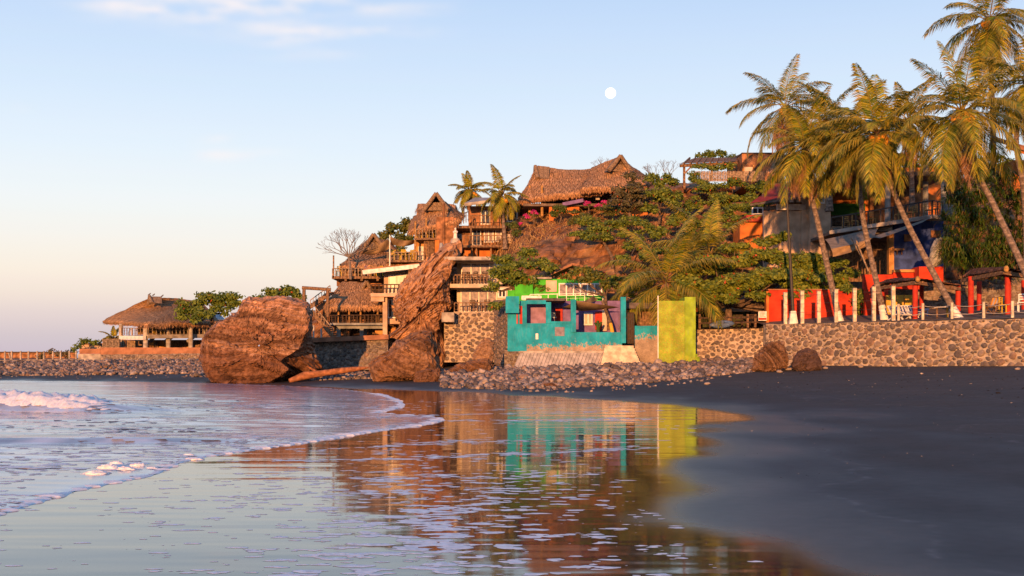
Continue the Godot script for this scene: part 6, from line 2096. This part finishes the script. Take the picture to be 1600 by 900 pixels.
func deck_chair(at: Vector3, turn: float, cloth: Material, frame: Material, label: String, group: String) -> void:
	var o := thing("deck_chair", label, "deck chair", at, group)
	o.rotation.y = turn
	O = Vector3.ZERO
	for x in [-.28, .28]:
		bar(o, "side_frame", frame, Vector3(x, 0, .45), Vector3(x, .95, -.3), .06, .05)
		bar(o, "side_frame", frame, Vector3(x, 0, -.45), Vector3(x, .42, .5), .06, .05)
		bar(o, "arm", frame, Vector3(x * 1.12, .55, .4), Vector3(x * 1.12, .6, -.2), .07, .04)
	for y in 4:
		bar(o, "cross_bar", frame, Vector3(-.28, [.95, .42, .05, .05][y], [-.3, .5, .45, -.45][y]), Vector3(.28, [.95, .42, .05, .05][y], [-.3, .5, .45, -.45][y]), .05, .05)
	for k in 5:
		var g := G.new()
		var x0 := -.25 + k * .1
		var prof := [Vector3(0, .94, -.28), Vector3(0, .6, -.1), Vector3(0, .36, .08), Vector3(0, .34, .3), Vector3(0, .42, .48)]
		for i in 4:
			g.quad(prof[i + 1] + Vector3(x0, 0, 0), prof[i + 1] + Vector3(x0 + .1, 0, 0), prof[i] + Vector3(x0 + .1, 0, 0), prof[i] + Vector3(x0, 0, 0))
		mi(o, "sling", g.mesh(), cloth if k % 2 == 0 else (M.white_paint if cloth == M.blue_cloth else M.concrete))
	O = at

func more_materials() -> void:
	var t: StandardMaterial3D = mat("teal_side", lin(.012, .31, .43), .85, .14, .4, .2, 40)
	mat("lime_plain", lin(.27, .42, .03), .85, .3, .6, .2, 41)
	mat("pale_concrete", lin(.66, .53, .40), .92, .22, .8, .6, 17)
	mat("old_white", lin(.70, .60, .46), .85, .3, .7, .2, 18)
	mat("wrapped", lin(.52, .5, .47), .6, .35, 1.5, 4.0, 19)
	mat("wrapped_grey", lin(.28, .30, .33), .5, .35, 1.5, 4.0, 19)
	mat("orange_stripe", lin(.62, .27, .04), .85, .15, 1.0)

func build_moon() -> void:
	var m := StandardMaterial3D.new()
	m.resource_name = "moon_face"
	m.albedo_color = lin(.12, .12, .12)
	m.roughness = 1.0
	m.emission_enabled = true
	m.emission = Color(1, .985, .96)
	m.emission_energy_multiplier = .95
	var s := SphereMesh.new()
	s.radius = 3000.0 * 8.4 / FL; s.height = s.radius * 2
	var o := whole("moon", s, m, P(954, 145.5, 3000.0), "full white moon in the blue sky above the long hut", "moon")

# ---------- trees, palms and shrubs ----------
func build_plants() -> void:
	var g1 := Color(.035, .075, .012); var g2 := Color(.16, .20, .022)      # sea almond
	var a := "sea almond trees"
	tree("almond_tree", "spreading almond tree beside the far thatched restaurant", "tree", a, P(332, 520, 127), P(330, 490, 127), [[297, 480, 126, 24, 13], [325, 466, 127, 26, 13], [352, 468, 127, 26, 12], [371, 478, 127, 14, 8], [288, 492, 125, 13, 9], [318, 488, 125, 24, 10], [345, 484, 126, 20, 9], [305, 497, 124, 10, 8]], .34, 1.0, g1, g2, 1001, .22)
	tree("almond_tree", "round dark almond tree showing above the big layered rock", "tree", a, P(438, 500, 108), P(436, 475, 108), [[426, 458, 108, 22, 11], [450, 456, 108, 22, 11], [468, 462, 108, 14, 7], [410, 464, 108, 12, 6]], .3, 1.0, g1, g2, 1002, .18)
	tree("almond_tree", "leafy tree behind the pointed thatched gables", "tree", a, P(626, 415, 122), P(626, 392, 122), [[640, 350, 122, 16, 12], [622, 360, 122, 22, 14], [604, 368, 122, 16, 9], [634, 378, 121, 20, 14], [622, 398, 116, 16, 12]], .34, 1.0, g1, Color(.13, .12, .02), 1003, .18)
	tree("almond_tree", "dark wide almond tree before the cream balcony house", "tree", a, P(812, 475, 88), P(806, 448, 88), [[785, 402, 88, 22, 12], [822, 394, 89, 22, 9], [808, 412, 87.5, 34, 14], [845, 414, 89, 26, 13], [775, 428, 87, 20, 14], [808, 435, 87, 32, 16], [848, 436, 88.5, 24, 14], [768, 446, 86.5, 14, 10], [776, 478, 86, 15, 10], [835, 450, 88, 26, 9]], .24, 1.0, g1, g2, 1004, .2)
	tree("almond_tree", "small almond tree before the green house windows", "tree", a, P(950, 508, 84.5), P(946, 462, 84.5), [[884, 434, 84, 13, 6], [908, 423, 84, 20, 9], [932, 426, 84.5, 18, 11], [920, 436, 83.5, 22, 6], [946, 442, 84.5, 10, 10]], .22, 1.0, Color(.04, .07, .012), Color(.15, .15, .022), 1005, .13)
	tree("almond_tree", "flat-topped almond tree with a reddish leaning trunk on the earth bank", "tree", a, P(958, 425, 98), P(943, 378, 99), [[908, 362, 99, 20, 8], [938, 372, 98.5, 26, 8], [955, 352, 100, 26, 8], [920, 346, 101, 22, 7], [975, 362, 99.5, 14, 8], [932, 358, 99, 24, 7]], .24, 1.0, g1, g2, 1006, .14)
	tree("grey_tree", "grey-green tree beside the right end of the long hut", "tree", "", P(985, 345, 103), P(983, 318, 103), [[985, 278, 103, 15, 12], [978, 298, 102.5, 25, 13], [996, 300, 103, 18, 16], [968, 316, 102, 20, 8], [990, 322, 102.5, 22, 8]], .24, .9, Color(.05, .055, .025), Color(.12, .10, .05), 1007, .14)
	tree("almond_tree", "huge spreading almond tree shading the orange house and red wall", "tree", a, P(1138, 515, 85), P(1138, 476, 85), [[1075, 428, 84, 30, 16], [1118, 414, 85, 38, 18], [1165, 404, 86, 34, 16], [1208, 400, 86, 36, 16], [1252, 412, 86, 36, 20], [1292, 416, 86, 26, 20], [1095, 450, 83, 44, 15], [1150, 444, 83, 50, 18], [1208, 436, 83, 48, 18], [1262, 438, 83.5, 46, 18], [1062, 462, 83, 18, 11], [1120, 466, 82.5, 36, 9], [1198, 376, 87, 26, 10], [1224, 368, 87, 12, 8], [1148, 388, 87, 26, 10], [1308, 438, 84, 22, 24], [1316, 470, 83.4, 14, 12], [1180, 462, 82.5, 34, 8], [1242, 458, 82.8, 34, 8]], .26, 1.6, Color(.04, .08, .012), Color(.19, .22, .022), 1008, .26, .02)
	# shrubs
	var s := "shrubs on the hillside"
	tree("shrub", "dense green shrub right of the grey-green tree", "shrub", s, P(1030, 345, 104), P(1030, 325, 104), [[1020, 285, 105, 18, 16], [1042, 280, 106, 20, 14], [1028, 305, 104, 28, 14], [1050, 312, 104, 20, 16], [1015, 325, 103, 18, 10]], .26, .9, g1, g2, 1010, .1)
	tree("shrub", "creeper shrub growing through the pergola", "shrub", s, P(1105, 300, 111), P(1105, 285, 111), [[1095, 262, 111, 16, 5], [1122, 262, 111, 18, 5], [1140, 258, 111, 12, 6], [1086, 276, 110, 12, 10], [1092, 290, 109, 16, 10]], .26, .9, g1, g2, 1011, .08, .03)
	tree("shrub", "tree crown showing behind the pergola roof", "tree", s, P(1110, 275, 124), P(1110, 262, 124), [[1092, 245, 124, 16, 7], [1118, 241, 124, 20, 6], [1138, 246, 124, 12, 6]], .34, .9, g1, g2, 1012, .12)
	tree("shrub", "broad green shrub below the picket fence", "shrub", s, P(1140, 340, 108), P(1140, 315, 108), [[1110, 294, 108, 22, 10], [1145, 286, 108, 22, 9], [1178, 288, 108, 20, 10], [1128, 312, 107, 28, 12], [1165, 306, 107, 26, 10], [1196, 293, 107, 14, 7]], .26, .95, g1, g2, 1013, .1, .03)
	tree("shrub", "green shrub against the lower edge of the red metal roof", "shrub", s, P(1160, 365, 101), P(1160, 345, 101), [[1150, 328, 101, 22, 9], [1178, 336, 100, 18, 7], [1140, 345, 100, 20, 12], [1168, 354, 99, 22, 9]], .25, .95, g1, g2, 1014, .1)
	tree("shrub", "small round green bush under the long hut", "shrub", s, P(874, 345, 106), P(874, 334, 106), [[874, 328, 106, 16, 9], [866, 334, 106, 9, 6]], .2, 1.0, g1, Color(.09, .10, .016), 1015, .06, 0.0)
	tree("shrub", "green bushes hanging down the bank below the long hut", "shrub", s, P(910, 352, 103.5), P(910, 345, 103.5), [[905, 334, 105, 16, 8], [895, 345, 104, 12, 8], [955, 328, 104, 30, 8], [925, 340, 104, 20, 7]], .2, .8, g1, Color(.12, .11, .03), 1016, .06)
	tree("shrub", "green shrub between the cliff house and the earth bank", "shrub", s, P(800, 368, 105), P(800, 358, 105), [[798, 352, 105, 12, 8], [806, 362, 104.5, 10, 8]], .2, .8, g1, Color(.11, .11, .02), 1017, .06)
	tree("wall_creeper", "green creeper hanging over the red wall among the white posts", "creeper", "", P(1341, 505, 81.6), P(1341, 490, 81.6), [[1345, 458, 81.6, 13, 9], [1338, 475, 81.5, 10, 14], [1344, 490, 81.5, 8, 9], [1330, 450, 82, 14, 8]], .2, .9, g1, g2, 1018, .05, 0.0)
	tree("shrub", "dark shrub filling the shade under the awnings", "shrub", s, P(1325, 425, 85), P(1325, 418, 85), [[1318, 410, 85, 12, 10], [1330, 425, 84, 14, 10]], .22, .9, g1, g2, 1019, .06)
	tree("shrub", "dark green shrub on the slope between the two young palms", "shrub", s, P(1080, 400, 98), P(1080, 380, 98), [[1062, 340, 100, 22, 16], [1088, 350, 99, 24, 16], [1075, 375, 97, 26, 16], [1110, 370, 98, 22, 14], [1050, 395, 95, 20, 14]], .26, .9, g1, g2, 1040, .1)
	tree("shrub", "green undergrowth below the grey-green tree on the bank", "shrub", s, P(1000, 390, 98), P(1000, 370, 98), [[985, 345, 100, 18, 10], [1005, 355, 99, 22, 14], [990, 380, 97, 20, 14], [1015, 395, 95, 20, 14], [1030, 365, 98, 20, 12], [970, 405, 94, 18, 12]], .24, .85, g1, g2, 1041, .1)
	tree("shrub", "leafy undergrowth at the foot of the earth bank behind the green house", "shrub", s, P(980, 470, 90), P(980, 455, 90), [[965, 440, 90, 20, 12], [985, 455, 88, 22, 14], [1005, 440, 90, 20, 14], [1018, 465, 87, 20, 12], [868, 425, 92, 14, 8]], .24, .85, g1, g2, 1042, .1)
	tree("shrub", "green shrub on the slope between pergola and red metal roof", "shrub", s, P(1200, 330, 106), P(1200, 315, 106), [[1206, 305, 106, 12, 8], [1190, 318, 104, 18, 8], [1172, 322, 103, 18, 9], [1120, 335, 104, 22, 10], [1085, 318, 107, 18, 14]], .26, .9, g1, g2, 1043, .1)
	tree("shrub", "leafy mass above the roofs behind the right palms", "tree", s, P(1450, 330, 104), P(1450, 300, 104), [[1400, 255, 104, 30, 18], [1440, 262, 103, 26, 18], [1480, 270, 102, 26, 20], [1350, 262, 105, 26, 14], [1520, 262, 98, 24, 18], [1560, 250, 96, 28, 16]], .3, .7, g1, g2, 1044, .14)
	var fs := "shrubs at the far left"
	tree("shrub", "low dark shrub growing over the low tan house", "shrub", fs, P(135, 548, 130), P(135, 544, 130), [[132, 533, 130, 11, 4], [146, 535, 130, 12, 4], [122, 540, 129, 7, 5], [114, 545, 128, 5, 5]], .3, .8, g1, g2, 1020, .06, 0.0)
	tree("shrub", "wispy shrub behind the far left fence posts", "shrub", fs, P(80, 562, 126), P(80, 556, 126), [[80, 549, 126, 7, 6], [92, 553, 126, 9, 5], [62, 556, 126, 9, 5], [106, 553, 126, 8, 6]], .26, .6, Color(.06, .06, .02), Color(.16, .12, .05), 1021, .05, 0.0)
	tree("dry_bush", "dry reddish bush on top of the big layered rock", "shrub", "", P(468, 482, 84), P(468, 479, 84), [[462, 476, 84, 12, 4], [474, 480, 84, 8, 6]], .16, .7, Color(.22, .11, .06), Color(.30, .17, .10), 1022, .03, 0.0)
	flowers("bougainvillea", "magenta bougainvillea in front of the long hut", [[920, 318, 105.5, 9, 4], [935, 321, 105, 9, 4], [948, 315, 105, 9, 4]], 1030)
	flowers("bougainvillea", "magenta bougainvillea at the left foot of the long hut", [[834, 331, 106.5, 7, 5], [822, 338, 106, 6, 4], [812, 350, 105.5, 4, 3]], 1031)
	# palms
	var pg := "coconut palms along the terrace"
	palm("coconut_palm", "tallest thin coconut palm left of the group, behind the tan house", pg, [P(1244, 330, 99), P(1241, 250, 99), P(1226, 168, 99)], .2, 5.0, 20, 11, -45, 84, 9, 9)
	palm("coconut_palm", "coconut palm with a white foot leaning left beside the lamp post", pg, [P(1313, 507, 77.5), P(1296, 430, 77.8), P(1277, 345, 78), P(1263, 283, 78), P(1259, 228, 78)], .2, 4.0, 25, 12, -60, 80, 11, 0, .9)
	palm("coconut_palm", "slender coconut palm with a white foot before the dark awnings", pg, [P(1383, 501, 75), P(1366, 425, 75.4), P(1350, 350, 75.8), P(1343, 300, 76), P(1328, 212, 76)], .19, 3.9, 25, 13, -62, 80, 10, 0, .95)
	palm("coconut_palm", "coconut palm laden with orange nuts leaning left over the blue wall", pg, [P(1501, 503, 70.8), P(1493, 489, 71), P(1452, 415, 71.5), P(1416, 345, 72), P(1393, 290, 72), P(1370, 208, 72)], .19, 4.2, 26, 14, -64, 84, 10, 22, .95)
	palm("coconut_palm", "coconut palm heavy with orange nuts leaning from the right edge", pg, [P(1622, 470, 67), P(1588, 395, 67.5), P(1550, 315, 68), P(1524, 262, 68), P(1502, 175, 68)], .19, 4.7, 27, 15, -64, 84, 10, 26)
	palm("coconut_palm", "high coconut palm cut by the top of the picture", pg, [P(1552, 330, 84), P(1552, 220, 84), P(1549, 120, 84), P(1546, 32, 84)], .22, 4.4, 25, 16, -70, 70, 5, 16)
	palm("coconut_palm", "coconut palm at the right edge with a grey trunk", pg, [P(1606, 420, 74), P(1600, 300, 74), P(1588, 215, 74), P(1606, 130, 74)], .2, 4.2, 23, 17, -64, 70, 5, 8)
	palm("coconut_palm", "coconut palm crown half hidden between the two nut-laden palms", pg, [P(1425, 330, 90), P(1424, 260, 90), P(1420, 190, 90)], .2, 3.6, 22, 18, -55, 80, 3, 0)
	palm("coconut_palm", "coconut palm behind the crowns left of the first nut-laden palm", pg, [P(1296, 330, 88), P(1296, 270, 88), P(1292, 190, 88)], .2, 3.6, 23, 22, -58, 78, 5, 0)
	palm("feather_palm", "young palm with huge arching fronds left of the big almond tree", "young palms", [P(1052, 520, 84), P(1046, 480, 84), P(1040, 440, 84)], .24, 5.6, 17, 19, -40, 84, 9, 0, 0.0, 110, .034)
	palm("feather_palm", "young palm with upright feathery fronds above the big almond tree", "young palms", [P(1112, 470, 90), P(1110, 430, 90), P(1108, 398, 90)], .24, 5.0, 16, 20, -20, 84, 2, 0, 0.0, 110, .034)
	palm("hill_palm", "small palm behind the thatched tower", "palms on the hill", [P(736, 360, 121), P(734, 325, 121), P(733, 298, 121)], .16, 2.5, 17, 21, -50, 78, 3, 3)
	palm("hill_palm", "small palm before the cliff house windows", "palms on the hill", [P(790, 390, 106.5), P(787, 350, 106.8), P(783, 303, 107)], .16, 2.7, 18, 23, -58, 80, 3, 3)
	palm("stub_palm", "tiny palm beside the far restaurant's posts", "", [P(177, 545, 133), P(177, 530, 133)], .1, 1.6, 15, 24, -30, 80, 0, 0, 0.0, 40, .05)
	pandanus()
	bare_tree()

func flowers(nm: String, label: String, clumps: Array, seed_: int) -> void:
	rng.seed = seed_
	var c0: Array = clumps[0]
	var o := thing(nm, label, "shrub", P(c0[0], c0[1] + c0[4] + 4, c0[2]), "bougainvilleas")
	var g := G.new(); var lg := G.new()
	for cl in clumps:
		var cen := P(cl[0], cl[1], cl[2])
		var r := Vector3(cl[3], cl[4], (cl[3] + cl[4]) * .5) * (float(cl[2]) / FL)
		for k in 5:
			var q := Vector3(R(-1, 1), R(-1, 1), R(-1, 1)) * .55
			leaf_cloud(g, cen + q * r - O, r * .45, 55, .13, Color(.36, .02, .12), Color(.46, .03, .20), Color(.5, .1, .2), 0.0)
			leaf_cloud(lg, cen + q * r - O - Vector3(0, .1, .1), r * .55, 40, .16, Color(.04, .06, .012), Color(.10, .10, .02), Color(.3, .1, .02), 0.0)
	mi(o, "blossom", g.mesh(), M.flower)
	mi(o, "foliage", lg.mesh(), M.leaf)
	var st := G.new()
	st.tube([Vector3(0, -.6, 0), P(c0[0], c0[1], c0[2]) - O], [.06, .03], 6)
	mi(o, "stem", st.mesh(), M.bark)

func pandanus() -> void:
	rng.seed = 1500
	var groups := [["tall strap-leaved pandanus thicket behind the right pavilion", [[1500, 300, 81, 20], [1520, 330, 80, 26], [1500, 360, 80, 24], [1490, 395, 79, 16]], 1515],
		["dense strap-leaved pandanus thicket at the right edge", [[1560, 300, 79, 28], [1590, 330, 78, 30], [1545, 360, 79, 30], [1580, 385, 78, 30], [1615, 300, 78, 30], [1540, 275, 81, 16]], 1575],
		["low strap-leaved pandanus leaves hanging over the pavilion roofs", [[1510, 405, 78, 18], [1545, 405, 77.6, 22], [1585, 410, 77, 22]], 1550]]
	for gr in groups:
		var o := thing("pandanus", gr[0], "shrub", P(gr[2], 432, 80), "pandanus thicket")
		var g := G.new()
		for c in gr[1]:
			var r: float = c[3] * float(c[2]) / FL
			for head in 30:
				var cen := P(c[0], c[1], c[2]) - O + Vector3(R(-1, 1) * r, R(-1, 1) * r, R(-.8, .8) * r * .7)
				for k in 24:
					var az := R(0, TAU); var el := R(.1, 1.25)
					var dir := Vector3(cos(az) * cos(el), sin(el), sin(az) * cos(el))
					var l := R(.7, 1.25)
					var side := dir.cross(Vector3.UP).normalized() * R(.025, .042)
					var p := cen; var prev := p; var pw := side
					var col := Color(.03, .075, .012).lerp(Color(.12, .17, .025), pow(rng.randf(), 1.6))
					if rng.randf() < .1: col = Color(.26, .15, .06)
					for sgm in 4:
						var t := (sgm + 1) / 4.0
						var d2 := (dir + Vector3(0, -1.75 * t * t, 0)).normalized()
						p = prev + d2 * l / 4.0
						var w := side * (1.0 - t * t * .95)
						if sgm < 3:
							g.quad(prev - pw, prev + pw, p + w, p - w, col)
						else:
							g.tri(prev - pw, prev + pw, p, col)
						prev = p; pw = w
		mi(o, "leaves", g.mesh(), M.strap_leaf)
		var st := G.new()
		for k in 5:
			var c: Array = gr[1][k % gr[1].size()]
			st = G.new()
			st.tube([P(gr[2] + R(-20, 20), 436, 80.4) - O, P(c[0], c[1], c[2] + .4) - O], [.12, .08], 6)
			mi(o, "stem", st.mesh(), M.bark)

func bare_tree() -> void:
	rng.seed = 1600
	var o := thing("bare_tree", "leafless grey tree beside the wide thatched hut", "tree", P(548, 436, 109))
	var tr := G.new()
	tr.tube([Vector3.ZERO, P(547, 415, 108.6) - O, P(545, 402, 108.5) - O], [.12, .1, .085], 7)
	mi(o, "trunk", tr.mesh(), M.grey_bark)
	for k in 9:
		var g := G.new()
		var ang := lerpf(-1.35, 1.05, k / 8.0)
		twig(g, P(545, 402, 108.5) - O, Vector3(sin(ang), cos(ang) * .8 + .15, R(-.5, .5)).normalized(), .85, .055, 5)
		mi(o, "branch", g.mesh(), M.grey_bark)
	for b in [[1020, 268, 112, "bare twiggy bush on the skyline right of the long hut"], [1045, 262, 112, "second bare twiggy bush on the skyline near the pergola"], [940, 258, 116, "sparse bare twigs behind the ridge of the long hut"], [668, 470, 150, "x"]]:
		if b[3] == "x": continue
		o = thing("bare_bush", b[3], "shrub", P(b[0], b[1] + 14, b[2]), "bare bushes on the skyline")
		for k in 6:
			var g := G.new()
			twig(g, Vector3(R(-.3, .3), 0, R(-.3, .3)), Vector3(R(-.7, .7), 1, R(-.4, .4)).normalized(), .55, .03, 4)
			mi(o, "branch", g.mesh(), M.grey_bark)

func twig(g: G, at: Vector3, dir: Vector3, l: float, r: float, depth: int) -> void:
	var e := at + dir * l
	g.tube([at, at.lerp(e, .5) + Vector3(R(-1, 1), R(-1, 1), R(-1, 1)) * l * .06, e], [r, r * .85, r * .7], 5 if depth > 2 else 3, Color.WHITE, false)
	if depth <= 0: return
	for k in (2 if depth > 1 or rng.randf() < .6 else 3):
		var d := (dir + Vector3(R(-1, 1), R(-.35, .75), R(-1, 1)) * .62).normalized()
		twig(g, e, d, l * R(.62, .82), r * .68, depth - 1)

func birds() -> void:
	for k in 3:
		var g := G.new()
		g.tube([Vector3(-.2, .02, 0), Vector3(-.06, .1, 0), Vector3(.06, .16, 0), Vector3(.1, .24, 0), Vector3(.17, .24, 0)], [.012, .06, .07, .045, .01], 7)
		g.tube([Vector3(-.02, 0, .02), Vector3(0, .1, .02)], [.008, .008], 4)
		g.tube([Vector3(-.02, 0, -.02), Vector3(0, .1, -.02)], [.008, .008], 4)
		whole("bird", g.mesh(), M.dark_roof, P([233.5, 240, 253.5][k], [461.6, 462.6, 464.2][k], 133.2), ["dark bird perched at the left end of the far thatched ridge", "dark bird perched second from the left on the far thatched ridge", "dark bird perched alone farther right on the far thatched ridge"][k], "bird", "birds on the far roof")

func _ready() -> void:
	light_and_camera()
	materials()
	more_materials()
	build_ground()
	build_sea()
	build_hill()
	build_rocks()
	build_walls()
	far_hut()
	gate_and_stairs()
	lower_hut()
	upper_left_hut()
	balcony_house()
	tower_hut()
	cliff_house()
	twin_balcony_house()
	long_hut()
	green_and_teal()
	orange_house()
	red_wall_and_posts()
	right_houses()
	hilltop()
	terrace_things()
	build_plants()
	birds()
	build_moon()
	build_stones()
